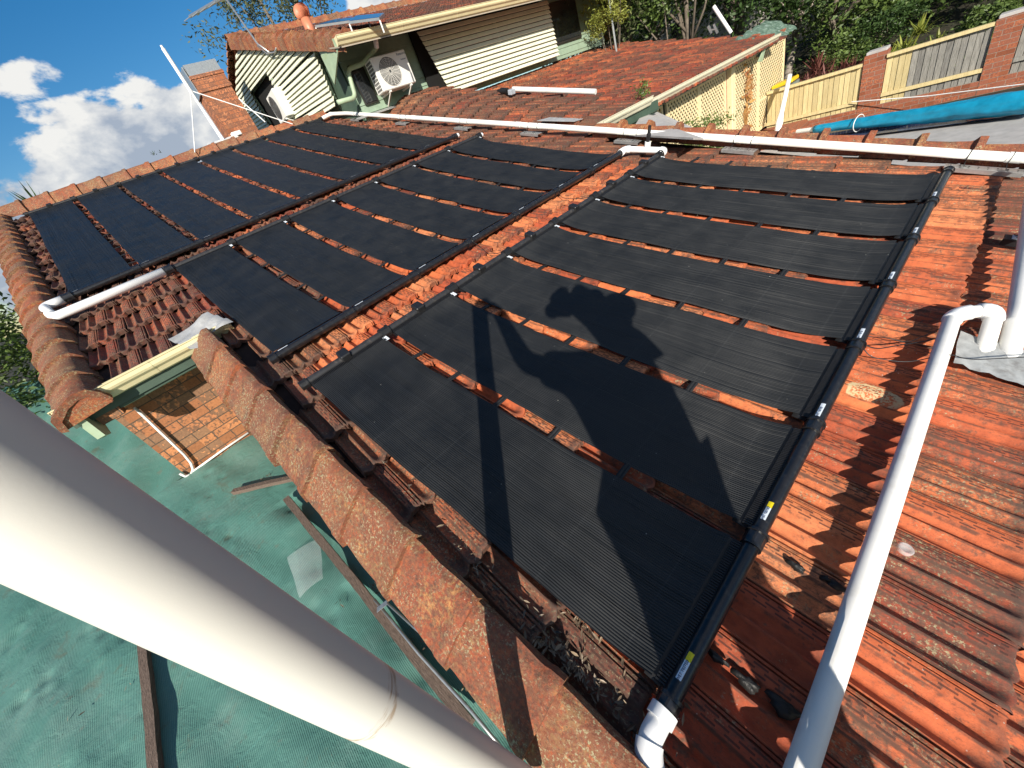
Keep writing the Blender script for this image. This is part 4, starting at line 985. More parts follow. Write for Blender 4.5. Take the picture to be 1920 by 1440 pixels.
# ---------------------------------------------------------------- far roof and gutters
far = thing('rear_wing', 'rear wing with darker tiled roof and cream gutter above lattice', 'house wing', (-6, 10, -1))
FD = .14
def frame_far(U, V, H): return frame_main(U, V, H - FD)
cells = []
for k in range(-25, -11):
    u0 = k * G - .12; st = .5 * TW if k % 2 else 0.
    for j in range(29, 68):
        v0 = j * TW + st; vend = 13.95 if u0 < -5 else 13.2 + (-(u0) - 4.4) * 1.2
        if v0 < verge_v(u0) - .1 or v0 > vend: continue
        if v0 > 13.0 - (u0 + 9.9) * .0 and u0 < -9.6: continue
        cells.append((u0, v0))
tiles('roof_tiles', far, cells, True, frame_far, lambda u, v: .45, colf=lambda u, v: (.70 if u < -8.6 else .38))
b = MB(); 
q = [(-9.7, 6.9), (-4.35, 6.5), (-4.35, 13.1), (-5.2, 14.0), (-9.7, 14.0)]; b.prism([frame_far(np.array(u), np.array(v), np.array(-.10)) for u, v in q], EN * .02); b.build('roof_underlay', M_DECK, far)
gutter('gutter', far, -4.22, 6.95, 12.95, 1.20 + .0, M_CREAM2)
b = MB(); b.box((-4.25, 9.9, 1.10), ((1, 0, 0), (0, 1, 0), (0, 0, 1)), (.012, 3.0, .07)); b.build('fascia', M_GREEN, far)
b = MB(); b.box((-4.46, 9.9, 1.03), ((1, 0, 0), (0, 1, 0), (0, 0, 1)), (.20, 3.0, .008)); b.build('soffit', M_DGREEN, far)
b = MB(); b.prism([(-4.22, 12.3, 1.12), (-4.22, 12.36, 1.12), (-4.30, 12.36, .82), (-4.30, 12.1, .86)], (.02, 0, 0)); b.build('eave_bracket', M_GREEN, far)
b = MB(); b.box((-5.6, 11.0, -.1), ((1, 0, 0), (0, 1, 0), (0, 0, 1)), (.05, 4.0, 1.15)); b.build('rear_wall', M_DGREEN, far)  # dark paint stands in for the shade seen through the lattice
gutter('near_gutter', far, -3.95, 5.35, 6.72, 1.27, M_CREAM2)
b = MB(); b.box((-3.96, 6.2, 1.11), ((1, 0, 0), (0, 1, 0), (0, 0, 1)), (.012, .83, .07)); b.build('near_fascia', M_DGREEN, far)
b = MB(); b.box((-4.2, 6.2, 1.02), ((1, 0, 0), (0, 1, 0), (0, 0, 1)), (.22, .83, .008)); b.build('near_soffit', M_DGREEN, far)
b = MB(); b.box((-4.47, 6.2, .3), ((1, 0, 0), (0, 1, 0), (0, 0, 1)), (.05, .85, .72)); b.build('near_wall', M_BRICKP, far)
b = MB(); b.bar((-4.2, 5.9, .93), (-4.1, 7.0, .93), .04, .06); b.build('downpipe', M_GREEN, far)
# white awning sheet between the wings
b = MB(); q = [on_x(*p, X) for p, X in (((1180, 255), -3.3), ((1207, 212), -4.3), ((1216, 205), -4.5), ((1345, 262), -2.6), ((1300, 262), -2.2))]
b.prism(q, (0, 0, .02)); tag(b.build('awning_sheet', M_CONC, org=q[0]), 'pale grey roof sheet tucked between the two tiled wings', 'roof sheet')
b = MB(); q = [on_x(*p, -4.1) for p in ((1197, 222), (1196, 232), (1207, 232), (1212, 216), (1210, 198), (1203, 208))]
b.prism(q, (.06, 0, 0)); tag(b.build('rainwater_head', M_PVC, org=q[0]), 'white downpipe head under the end of the rear gutter', 'downpipe')
# lattice screens
def lattice(y0, y1, z0, z1, lab, extra=None, x=-4.6):
    t = thing('lattice_screen', lab, 'lattice', (x, (y0 + y1) / 2, z0), 'cream lattice screens'); b = MB(); p = .115
    for sgn, off in ((1, 0), (-1, .012)):
        c = -(z1 - z0) if sgn == 1 else 0
        a = c
        while a < (y1 - y0) + (0 if sgn == 1 else (z1 - z0)):
            pts_ = []
            # line y = y0 + a + sgn*(z - z0)
            za, zb_ = z0, z1
            ya = y0 + a + sgn * 0; yb = y0 + a + sgn * (z1 - z0)
            def clipz(yt): return z0 + sgn * (yt - y0 - a)
            s0, s1 = (ya, za), (yb, zb_)
            if s0[0] < y0: s0 = (y0, clipz(y0))
            if s0[0] > y1: s0 = (y1, clipz(y1))
            if s1[0] > y1: s1 = (y1, clipz(y1))
            if s1[0] < y0: s1 = (y0, clipz(y0))
            if abs(s0[0] - s1[0]) > .03: b.bar((x + off, s0[0], s0[1]), (x + off, s1[0], s1[1]), .034, .009, (1, 0, 0))
            a += p
    b.build('lattice_slats', M_LATT, t)
    b = MB()
    for yy in (y0, y1): b.box((x + .01, yy, (z0 + z1) / 2), ((1, 0, 0), (0, 1, 0), (0, 0, 1)), (.022, .028, (z1 - z0) / 2 + .03))
    for zz in (z0, z1) + ((extra,) if extra else ()): b.box((x + .014, (y0 + y1) / 2, zz), ((1, 0, 0), (0, 1, 0), (0, 0, 1)), (.020, (y1 - y0) / 2, .028))
    b.build('frame', M_LATT, t)
lattice(7.75, 8.25, -.9, .98, 'narrow cream lattice panel nearest the gutter corner')
lattice(8.45, 9.75, -.9, .98, 'cream lattice panel shaded along its top, left of the pair under the gutter')
lattice(9.82, 11.05, -.9, .98, 'cream lattice panel beside the thick cream post')
lattice(11.5, 12.95, -.9, .98, 'cream lattice panel with a dried climbing plant on it')
lattice(13.02, 14.7, -.72, 1.0, 'cream lattice panel with a middle rail, at the far end', -.05)
b = MB(); b.box((-4.56, 11.30, 0), ((1, 0, 0), (0, 1, 0), (0, 0, 1)), (.07, .10, 1.05), bev=.008); tag(b.build('lattice_post', M_LATT, org=(-4.56, 11.3, -1)), 'thick cream post between the lattice panels', 'post')
b = MB(); b.box((-4.66, 11.14, 0), ((1, 0, 0), (0, 1, 0), (0, 0, 1)), (.06, .05, 1.03)); b.box((-4.66, 14.78, .1), ((1, 0, 0), (0, 1, 0), (0, 0, 1)), (.06, .06, 1.1)); b.build('brick_pier', M_BRICKP, far)
# crumpled tarp over the far end
V = []; nx, ny = 30, 14
for i in range(nx + 1):
    for j in range(ny + 1):
        y = 12.75 + 2.6 * i / nx; s_ = j / ny; x = -5.3 + .80 * s_ + .03 * math.sin(i * .9 + j); z = 1.40 - .42 * s_ ** 1.6 + .022 * math.sin(i * .9 + .25 * j) * (1 - s_ * .3) + .014 * math.sin(i * 2.1 - j * .4) + (.10 * (i / nx)) - (.10 if i < 7 else 0) * (1 - i / 7) 
        V.append((x, y, z))
b = MB(); b.add(V, [(i * (ny + 1) + j, (i + 1) * (ny + 1) + j, (i + 1) * (ny + 1) + j + 1, i * (ny + 1) + j + 1) for i in range(nx) for j in range(ny)])
tag(b.build('tarpaulin', M_TARP, org=(-5, 14, 1.2), smooth=True), 'crumpled grey green tarpaulin over the far end above the lattice', 'tarpaulin')
# dried climber on lattice, small shrub, weeds
def blades(name, lab, cat, base, n, L, spread, mat, w=.03, up=1., seed=1, group=None, trunk=None):
    r_ = random.Random(seed); b = MB()
    t = thing(name, lab, cat, base, group)
    for _ in range(n):
        a = r_.uniform(0, 6.28); tl = r_.uniform(.15, 1) * spread; l_ = L * r_.uniform(.6, 1.1); d = np.array([math.cos(a) * tl, math.sin(a) * tl, up]); d /= np.linalg.norm(d)
        s_ = np.cross(d, (0, 0, 1)); s_ /= max(1e-6, np.linalg.norm(s_)); P = np.asarray(base, float) + np.array([r_.gauss(0, .05), r_.gauss(0, .05), 0]); V = []
        for k in range(5):
            f = k / 4; c = P + d * l_ * f - np.array([0, 0, l_ * .35 * f * f * tl]); ww = w * (1 - f) ** .6 * (.6 + f * .8 if f < .5 else 1)
            V += [c - s_ * ww, c + s_ * ww]
        b.add(V, [(2 * k, 2 * k + 1, 2 * k + 3, 2 * k + 2) for k in range(4)], (r_.random(), 0, 0))
    b.build('leaves', mat, t)
    if trunk: b = MB(); b.tube(trunk[0], trunk[1], 8); b.build('stem', M_BARK, t)
    return t
b = MB()
for k in range(60):
    P = np.array([-4.55, 12.2 + rnd.gauss(0, .12), .35 + rnd.gauss(0, .32)]); d = np.array([rnd.uniform(.02, .1), rnd.uniform(-.05, .18), rnd.uniform(-.1, .14)])
    s_ = np.array([0, .02, .03]); b.add([P, P + d * .5 + s_, P + d, P + d * .5 - s_], [(0, 1, 2, 3)], (rnd.random(), 0, 0))
for k in range(7): b.tube([(-4.57, 12.15 + .03 * k, -.85), (-4.56, 12.3 - .05 * k, -.1), (-4.55, 12.1 + .08 * k, .4), (-4.55, 12.35 - .02 * k, .75)], .008, 5)
tag(b.build('dried_climber', leafmat('dried_climber', (.25, .08, .03), (.55, .33, .10)), org=(-4.55, 12.2, -.9)), 'orange brown dried climber clinging to the lattice', 'climbing plant')

# ---------------------------------------------------------------- upper storey house with louvres
up = thing('louvred_house', 'upper storey house with pale green walls and cream louvre screens', 'house', (-13.8, 9, 2.5))
YG = 4.5; AP = np.array([-13.8, YG, 5.80]); ER = np.array([-8.1, YG, 3.85]); kk = (AP[2] - ER[2]) / 5.7
pit2 = math.atan(kk); c2, s2 = math.cos(pit2), math.sin(pit2)
EU2 = np.array([c2, 0, -s2]); EN2 = np.array([s2, 0, c2])
def frame_up(U, V, H):
    U = np.asarray(U); V = np.asarray(V); H = np.asarray(H)
    return AP * np.array([1, 0, 1]) + U[..., None] * EU2 + V[..., None] * EV + H[..., None] * EN2
LU = 5.7 / c2
cells = []
for k in range(0, 15):
    u0 = LU - (k + 1) * G + .03; st = .5 * TW if k % 2 else 0
    for j in range(21, 68):
        v0 = j * TW + st
        if v0 > 4.5 + .2: cells.append((u0, v0))
tiles('roof_tiles', up, cells, True, frame_up, lambda u, v: .62, hoff=-.02, colf=lambda u, v: .30)
b = MB(); b.prism([frame_up(*map(np.array, p)) for p in ((-.05, 4.5, -.06), (LU, 4.5, -.06), (LU, 14.2, -.06), (-.05, 14.2, -.06))], -EN2 * .04); b.build('roof_underlay', M_DECK, up)
b = MB(); b.prism([(AP[0], 4.5, AP[2] - .06), (AP[0], 14.2, AP[2] - .06), (-19.2, 14.2, 4.78), (-19.2, 4.5, 4.78)], (0, 0, -.05)); b.build('rear_roof_slope', M_CAP, up)
cap_run('rake_capping', up, (0, 4.46, 0), (LU, 4.46, 0), [(-.10, -.20), (-.09, .0), (.0, .06), (.10, .03), (.12, -.06)], frame_up, .36, .30, .55, .12)
cap_run('ridge_capping', up, (-.02, 4.4, .03), (-.02, 14.2, .03), [(-.15, -.05), (-.06, .05), (.0, .07), (.06, .05), (.15, -.05)], frame_up, .40, .28, .6, .12)
def frame_l(U, V, H):  # left rake of the gable
    U = np.asarray(U); V = np.asarray(V); H = np.asarray(H); a = math.atan(.17)
    e = np.array([-math.cos(a), 0, -math.sin(a)]); n_ = np.array([-math.sin(a), 0, math.cos(a)])
    return AP * np.array([1, 0, 1]) + U[..., None] * e + V[..., None] * EV + H[..., None] * n_
cap_run('left_rake_capping', up, (0, 4.46, 0), (5.0, 4.46, 0), [(-.12, -.05), (-.06, .04), (.0, .06), (.07, .02), (.09, -.16)], frame_l, .36, .40, .55, .12)
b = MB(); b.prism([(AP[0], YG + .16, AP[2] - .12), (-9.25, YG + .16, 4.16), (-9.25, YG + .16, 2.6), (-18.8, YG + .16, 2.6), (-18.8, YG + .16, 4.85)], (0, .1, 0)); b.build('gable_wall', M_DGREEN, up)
b = MB(); b.box((-9.20, 9.1, 3.3), ((1, 0, 0), (0, 1, 0), (0, 0, 1)), (.06, 4.40, .66))
for k in range(8): b.prism([(-9.14, 4.66, 2.72 + .15 * k), (-9.125, 4.66, 2.72 + .15 * k), (-9.14, 4.66, 2.86 + .15 * k)], (0, 8.84, 0))
b.build('weatherboard_wall', M_SAGE, up)
b = MB(); b.prism([(-9.14, 4.4, 4.03), (-8.08, 4.3, 3.73), (-8.08, 14.15, 3.73), (-9.14, 14.15, 4.03)], (0, 0, -.02)); b.build('soffit', M_SOFFIT, up)
gutter('gutter', up, -8.12, 4.24, 14.1, 3.86, M_CREAM, .12, .12)
b = MB()
for p in ([(-8.12, 3.72), (-8.12, 3.84), (-9.62, 4.36), (-9.62, 4.22)], [(-8.35, 3.78), (-9.25, 4.09), (-9.28, 3.50)]):
    b.prism([(x, YG - .16 - (x + 8.1) * .06, z) for x, z in p], (0, .03, 0))
b.build('barge_board', M_GREEN, up)
# gable louvres (louvre blades measured on the gable plane)
gp = lambda x, y, Y=YG: on_y(300 + x * .3125, y * .3125, Y)
slats = [((460, 345), (497, 290)), ((458, 400), (535, 290)), ((458, 445), (572, 290)), ((458, 492), (607, 290)), ((458, 535), (640, 292)), ((455, 580), (672, 293)), ((450, 622), (706, 290)), ((450, 662), (738, 290)),
         ((648, 440), (772, 285)), ((662, 468), (822, 280)), ((676, 497), (868, 280)), ((690, 525), (912, 280)), ((704, 552), (935, 330)), ((733, 570), (950, 368)),
         ((745, 600), (965, 400)), ((757, 620), (978, 430)), ((765, 648), (992, 463)), ((770, 672), (1005, 497)), ((775, 700), (1017, 528)), ((800, 710), (1030, 560)), ((860, 715), (1045, 590)), ((930, 700), (1052, 622)),
         ((452, 672), (550, 560)), ((462, 690), (560, 580)), ((472, 706), (572, 605)), ((482, 722), (583, 625)), ((492, 738), (597, 648)), ((502, 752), (610, 670)), ((512, 768), (622, 690)), ((522, 783), (633, 712)), ((532, 797), (645, 732)), ((545, 812), (655, 752))]
def blade(b, A_, B_, w=.094, th=.016, tilt=30, outv=(0, -1, 0)):
    d = B_ - A_; L = np.linalg.norm(d); d = d / L; o = np.asarray(outv, float); uu = np.cross(d, o); uu /= np.linalg.norm(uu)
    if uu[2] < 0: uu = -uu
    a = math.radians(tilt); wv = uu * math.cos(a) - o * math.sin(a) * -1; wv = -uu * math.cos(a) + o * math.sin(a); nn = np.cross(d, wv)
    b.box((A_ + B_) / 2 + o * .02, (d, wv, nn), (L / 2, w / 2, th / 2))
ls = thing('gable_louvre_screen', 'cream diagonal louvre screen covering the gable end around a dark opening', 'louvre screen', (-12, YG, 3.4))
b = MB()
for p, q_ in slats: blade(b, gp(*p), gp(*q_))
b.build('louvre_blades', M_SLAT, ls)
b = MB()
for p, q_ in (((452, 295), (447, 690)), ((640, 432), (552, 560)), ((640, 432), (742, 575)), ((920, 290), (1050, 595)), ((552, 560), (665, 745))):
    b.bar(gp(*p, YG + .08), gp(*q_, YG + .08), .06, .05, (0, 1, 0))
b.build('frame', M_SAGE, ls)
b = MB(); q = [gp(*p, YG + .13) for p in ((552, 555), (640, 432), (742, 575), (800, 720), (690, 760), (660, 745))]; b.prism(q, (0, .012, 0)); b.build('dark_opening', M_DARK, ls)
# wall louvre screen
ws = thing('wall_louvre_screen', 'wide cream louvre screen with horizontal blades below the upper gutter', 'louvre screen', (-8.8, 9, 2.8))
b = MB()
for k in range(13):
    f = (k + .5) / 12; zz = 3.86 - (3.86 - 2.78) * f; ya = 6.46 + .30 * f; yb = 10.79
    blade(b, np.array([-8.8, ya, zz]), np.array([-8.8, yb, zz]), .092, .014, 32, (1, 0, 0))
b.build('louvre_blades', M_SLAT, ws)
b = MB(); b.bar((-8.86, 6.62, 3.86), (-8.86, 6.90, 2.78), .05, .05, (1, 0, 0)); b.bar((-8.86, 10.75, 3.86), (-8.86, 10.75, 2.78), .05, .05, (1, 0, 0)); b.bar((-8.86, 8.8, 3.86), (-8.86, 8.8, 2.78), .05, .05, (1, 0, 0))
b.build('frame', M_SAGE, ws)
b = MB(); b.box((-9.06, 8.60, 3.42), ((1, 0, 0), (0, 1, 0), (0, 0, 1)), (.03, 2.15, .55)); b.build('louvre_shade_panel', M_DARK, up)  # flat black panel, shade behind the louvres is put into its colour
b = MB(); b.box((-9.10, 11.6, 3.42), ((1, 0, 0), (0, 1, 0), (0, 0, 1)), (.02, .75, .45)); wf = b.build('window', M_FRAME, up)
b = MB(); b.box((-9.07, 11.6, 3.42), ((1, 0, 0), (0, 1, 0), (0, 0, 1)), (.005, .70, .40)); b.build('pane', M_GLASS, wf)
b = MB(); b.box((-9.10, 4.93, 3.34), ((1, 0, 0), (0, 1, 0), (0, 0, 1)), (.02, .16, .34)); wf = b.build('window', M_FRAME, up)
b = MB(); b.box((-9.07, 4.93, 3.34), ((1, 0, 0), (0, 1, 0), (0, 0, 1)), (.005, .13, .31)); b.build('pane', M_GLASS, wf)
# downpipe
dp = lambda x, y, X=-8.9: on_x(300 + x * .3125, y * .3125, X)
b = MB(); b.tube(elbow([dp(1295, 235, -8.5), dp(1300, 285, -8.6), dp(1215, 385, -8.95), dp(1125, 415, -9.02), dp(1175, 585, -9.02), dp(1065, 615, -9.0)], None, 0, rad=.1), .042, 16); b.build('downpipe', M_GREEN, up, smooth=True)
b = MB(); b.tube([dp(1290, 225, -8.45), dp(1300, 285, -8.55)], .046, 16); b.build('downpipe_top', M_PVCN, up, smooth=True)
# flashing strip and broken mortar at wall foot
b = MB(); b.box((-9.06, 5.1, 2.83), ((1, 0, -.3), (0, 1, 0), (.3, 0, 1)), (.07, .65, .008)); b.build('wall_flashing', M_FLASH, up)
# chimney
b = MB(); CX, CY = -14.35, 3.50
b.box((CX, CY, 4.25), ((1, 0, 0), (0, 1, 0), (0, 0, 1)), (.34, .39, 1.15)); b.box((CX, CY, 5.30), ((1, 0, 0), (0, 1, 0), (0, 0, 1)), (.37, .42, .035)); b.box((CX, CY, 5.02), ((1, 0, 0), (0, 1, 0), (0, 0, 1)), (.37, .42, .04)); b.box((CX, CY, 5.16), ((1, 0, 0), (0, 1, 0), (0, 0, 1)), (.352, .402, .10))
ch = b.build('chimney', M_BRICKC, up)
b = MB(); b.box((CX, CY, 5.45), ((1, 0, 0), (0, 1, 0), (0, 0, 1)), (.345, .395, .115)); b.box((CX, CY - .43, 5.25), ((1, 0, 0), (0, 1, 0), (0, 0, 1)), (.30, .012, .30)); b.build('metal_cowl', M_GALV, ch)

# air conditioners
def aircon(P, ax, wd_, dp_, ht, lab, text=False, group='outdoor air conditioner units'):
    """P centre of front face; ax = (right, out, up)"""
    r_, o_, u_ = [np.asarray(a, float) / np.linalg.norm(a) for a in ax]; P = np.asarray(P, float)
    t = thing('air_conditioner', lab, 'air conditioner', P - o_ * dp_ / 2 - u_ * ht / 2, group)
    b = MB(); b.box(P - o_ * dp_ / 2, (r_, o_, u_), (wd_ / 2, dp_ / 2, ht / 2), bev=.015); b.build('casing', M_ACW, t)
    fc = P - r_ * wd_ * .12 + o_ * .004; R_ = ht * .42
    b = MB(); n = 36; V = [fc] + [fc + (r_ * math.cos(a) + u_ * math.sin(a)) * R_ for a in np.linspace(0, 2 * math.pi, n + 1)[:-1]]
    b.add(V, [(0, 1 + k, 1 + (k + 1) % n) for k in range(n)]); b.build('fan_opening', M_ACG, t)
    b = MB()
    for rr in np.linspace(.15, 1, 9): b.tube([fc + o_ * .01 + (r_ * math.cos(a) + u_ * math.sin(a)) * R_ * rr for a in np.linspace(0, 2 * math.pi, 31)], .0035, 4, False)
    for k in range(16): a = k * math.pi / 8; b.tube([fc + o_ * .011 + (r_ * math.cos(a) + u_ * math.sin(a)) * R_ * .12, fc + o_ * .011 + (r_ * math.cos(a) + u_ * math.sin(a)) * R_], .003, 4)
    b.build('fan_guard', M_ACW if text else M_ACG, t)
    b = MB()
    for k in range(9):
        for j in range(4): b.box(P - r_ * (wd_ / 2 + .003) - o_ * (dp_ * .2 + dp_ * .18 * j) + u_ * (ht * .40 - ht * .1 * k), (o_, r_, u_), (dp_ * .06, .004, ht * .032))
    b.build('side_vents', M_ACG, t)
    for s_ in (-.32, .32):
        b = MB(); b.bar(P + r_ * wd_ * s_ - u_ * (ht / 2 + .02) + o_ * .02, P + r_ * wd_ * s_ - u_ * (ht / 2 + .02) - o_ * (dp_ + .1), .03, .03, u_); b.bar(P + r_ * wd_ * s_ - u_ * (ht / 2 + .02), P + r_ * wd_ * s_ - u_ * (ht / 2 + .2) - o_ * (dp_ + .05), .02, .02, r_)
        b.build('mounting_bracket', M_ACW, t)
    if text:
        put_text('maker_lettering', 'Panasonic', M_INK, .058, P + r_ * wd_ * .36 + u_ * ht * .40 + o_ * .004, r_, u_, t)
        put_text('model_lettering', 'Inverter', M_INK, .040, P + r_ * wd_ * .37 + u_ * ht * .24 + o_ * .004, r_, u_, t)
    return t
aircon((-8.62, 5.46, 3.33), ((0, 1, 0), (1, 0, 0), (0, 0, 1)), .84, .30, .56, 'white air conditioner unit bracketed to the green wall, fan facing out', True)
aircon(gp(700, 640, 4.25) + np.array([-.05, 0, .0]), ((1, 0, 0), (0, -1, 0), (0, 0, 1)), .78, .30, .60, 'white air conditioner unit poking through the gable louvres')
# whirlybird roof vent
def on_up(x, y, h=0.):
    d = ray(x, y); n_ = EN2; c0 = (AP + EN2 * h) @ n_; t = (c0 - CAM @ n_) / (d @ n_); return CAM + d * t
vb = on_up(583, 58); rv = thing('roof_ventilator', 'orange turbine ventilator on the upper tiled roof', 'roof vent', vb)
b = MB(); b.tube([vb - np.array([0, 0, .15]), vb + np.array([0, 0, .22])], [.115, .10], 24); b.build('vent_base', M_TERRA, rv, smooth=True)
b = MB(); c0 = vb + np.array([0, 0, .33])
for k in range(22):
    V = []
    for i in range(9):
        ph = math.pi * (.06 + .88 * i / 8); a = 2 * math.pi * k / 22 + .5 * (i / 8)
        rr = .165 * math.sin(ph) ** .8; V += [c0 + np.array([rr * math.cos(a), rr * math.sin(a), .14 * math.cos(ph)]), c0 + np.array([rr * .84 * math.cos(a + .26), rr * .84 * math.sin(a + .26), .14 * math.cos(ph)])]
    b.add(V, [(2 * i, 2 * i + 1, 2 * i + 3, 2 * i + 2) for i in range(8)])
b.sphere(c0, .12, 14, 9, (1, 1, 1)); b.build('turbine_head', M_TERRA, rv, smooth=True)
# solar panels on frames
for i, (pts_, lab) in enumerate((([(592, 52), (690, 38), (720, 30), (622, 42)], 'left solar panel on white legs beside the turbine vent'), ([(655, 45), (712, 38), (722, 29), (668, 34)], 'right solar panel tilted on white legs on the upper roof'))):
    q = [on_up(*p, .10 + .03 * i) for p in pts_]; t = thing('solar_panel', lab, 'solar panel', q[0] - EN2 * .2, 'solar panels on the upper roof')
    b = MB(); b.prism(q, EN2 * .035); b.build('panel_frame', M_ALU, t)
    cc = sum(q) / 4; b = MB(); b.prism([cc + (p - cc) * .95 + EN2 * .036 for p in q], EN2 * .003); b.build('solar_cells', M_PV, t)
    b = MB()
    for p in q[:2]: b.tube([p, p - EN2 * .16 + EU2 * .04], .014, 8)
    b.build('support_leg', M_PVC, t)
# antenna
ab = on_y(487, 82, YG - .05); at_ = ab * 0
an = thing('tv_antenna', 'grey television aerial on a bent mast fixed to the gable', 'antenna', ab)
d_ = lambda x, y: on_y(x, y, YG - .15)
b = MB(); b.tube([d_(505, 98), d_(483, 82), d_(424, -2)], .022, 10); b.tube([d_(424, -2), d_(400, -60)], .02, 10); b.tube([d_(483, 86), d_(500, 100), d_(515, 98), d_(518, 90)], .014, 8); b.build('mast', M_GALV, an, smooth=True)
b = MB(); b.tube([d_(356, 31), d_(420, -6)], .034, 8); b.build('boom', M_GALV, an)
b = MB()
for f in (.03, .30, .55, .8):
    P = d_(356, 31) * (1 - f) + d_(420, -6) * f; b.tube([P - np.array([.08, .20, .05]), P + np.array([.08, .20, .05])], .008, 6)
b.build('elements', M_GALV, an)
# white mast with guys at the ridge
mb_ = rp(-11.60, 2.29, .10); mt_ = mb_ + np.array([0, .03, 1.56])
ms = thing('guyed_mast', 'white plastic mast with guy ropes standing on the ridge beside the chimney', 'mast', mb_)
b = MB(); b.tube([mb_, mt_ - (mt_ - mb_) * .45], .026, 12); b.tube([mb_ + (mt_ - mb_) * .55, mt_], .034, 12); b.tube([mt_, mt_ + np.array([0, 0, .05])], .022, 10); b.tube([mb_ + (mt_ - mb_) * .55, mb_ + np.array([.03, .02, 0])], .018, 8); b.build('mast_tube', M_PVCN, ms, auto=40)
mm_ = mb_ + (mt_ - mb_) * .57
b = MB(); b.tube([mm_, rp(-11.2, 1.62, .10)], .009, 6); b.tube([mm_, rp(-11.05, 3.66, .08)], .009, 6); b.tube([mm_ + np.array([-.5, .9, -.2]), mm_ + np.array([-.35, 1.1, -.75])], .012, 6); b.build('guy_rope', M_PVCN, ms)
b = MB(); b.box(mb_ + np.array([.02, 0, -.02]), ((1, 0, -.3), (0, 1, 0), (.3, 0, 1)), (.11, .30, .025)); b.box(mb_ + np.array([.0, .32, .03]), ((1, 0, 0), (0, 1, 0), (0, 0, 1)), (.07, .10, .04), bev=.01); b.build('base_plate', M_PVC, ms)
# items on the rear roof
def on_rise(x, y, h):
    u, v = -7, 6.4
    for _ in range(8): u, v = on_roof(x, y, float(rise(u, v)) + h)
    return rp(u, v, float(rise(u, v)) + h)
P0 = on_rise(962, 167, .05); P1 = on_rise(1117, 172, .05)
b = MB(); b.tube([P0, P1], .040, 16); tag(b.build('loose_pipe', M_PVC, org=P0, auto=40), 'loose length of white pipe lying on the brown rear tiles', 'pipe')
P2 = on_rise(940, 170, .04); t = thing('power_drill', 'dark cordless drill lying beside the loose white pipe', 'drill', P2)
b = MB(); b.tube([P2, P2 + EU * .16], .05, 12); b.tube([P2 - EU * .10, P2], [.018, .035], 10); b.build('drill_body', M_BLK, t, auto=40)
b = MB(); b.bar(P2 + EU * .14, P2 + EU * .30 - EV * .05, .05, .05, EN); b.build('drill_handle', M_BLK, t)
b = MB(); b.box(P2 + EU * .33 - EV * .06, (EU, EV, EN), (.045, .06, .04), bev=.008); b.build('drill_battery', simple('grey_plastic', (.35, .38, .42), .5), t)
b = MB(); q = [rp(u, v, .06) for u, v in ((-5.2, 5.25), (-4.55, 5.35), (-4.50, 5.50), (-5.1, 5.45))]; b.prism(q, EN * .006); tag(b.build('grey_sheet', M_LEAD, org=q[0]), 'small grey metal sheet lying behind the long white pipe', 'metal sheet')
# vent pole and H bracket
on_far = lambda x, y, h=0.: rp(*on_roof(x, y, h - FD), h - FD)
vp = on_far(1371, 62); tp_ = on_y(1338, 12, vp[1])
b = MB(); b.tube([vp, tp_], .045, 14); tag(b.build('vent_pipe', M_PVCN, org=vp, auto=40), 'leaning white vent pipe on the rear roof edge', 'vent pipe')
b = MB()
for x0, x1 in ((1335, 1328), (1346, 1339)): p = on_far(x0, 62); b.bar(p, on_y(x1, 49 if x0 == 1335 else 45, p[1]), .07, .05, (1, 0, 0))
b.bar(on_y(1333, 56, vp[1]), on_y(1344, 54, vp[1]), .03, .03); tag(b.build('metal_bracket', M_ALU, org=on_far(1335, 62)), 'small aluminium h shaped bracket standing on the rear roof', 'bracket')
# meter box and post at house corner
bx = on_far(1140, 70); b = MB(); b.box(bx + np.array([0, 0, .22]), ((1, 0, 0), (0, 1, 0), (0, 0, 1)), (.16, .20, .28)); tag(b.build('timber_box', simple('orange_timber', (.42, .20, .07), .7), org=bx), 'orange timber box by the far corner of the green wall', 'box')
b = MB(); b.box(bx + np.array([.1, .42, .42]), ((1, 0, 0), (0, 1, 0), (0, 0, 1)), (.05, .13, .16), bev=.01); mo_ = b.build('meter_box', M_PVC, org=bx); tag(mo_, 'small white meter box with a blue label beside the timber box', 'meter box')
b = MB(); b.box(bx + np.array([.155, .42, .42]), ((1, 0, 0), (0, 1, 0), (0, 0, 1)), (.003, .05, .05)); b.build('blue_label', simple('blue_label', (.05, .12, .4), .5), mo_).location = (0, 0, 0)

# ---------------------------------------------------------------- yard: fence, pillars, pool
def yz(x, y, z): return on_z(x, y, z)
YF = 13.55
def pillar(x0, x1, zt_, lab, cap=False):
    b = MB(); b.box(((x0 + x1) / 2, YF + .12, (zt_ - 1.12) / 2), ((1, 0, 0), (0, 1, 0), (0, 0, 1)), ((x1 - x0) / 2, .17, (zt_ + 1.12) / 2)); 
    t = thing('brick_pillar', lab, 'pillar', ((x0 + x1) / 2, YF, -1.1), 'brick fence pillars'); b.build('shaft', M_BRICKP, t)
    b = MB(); b.box(((x0 + x1) / 2, YF + .12, zt_ + .025), ((1, 0, 0), (0, 1, 0), (0, 0, 1)), ((x1 - x0) / 2 - .015, .15, .03), bev=.01); b.build('mortar_cap', M_CONC, t)
pillar(-2.62, -2.24, .16, 'brick fence pillar with a crumbling mortar top, between two paling panels')
pillar(-.72, -.36, .10, 'taller looking brick fence pillar near the blue roller at right')
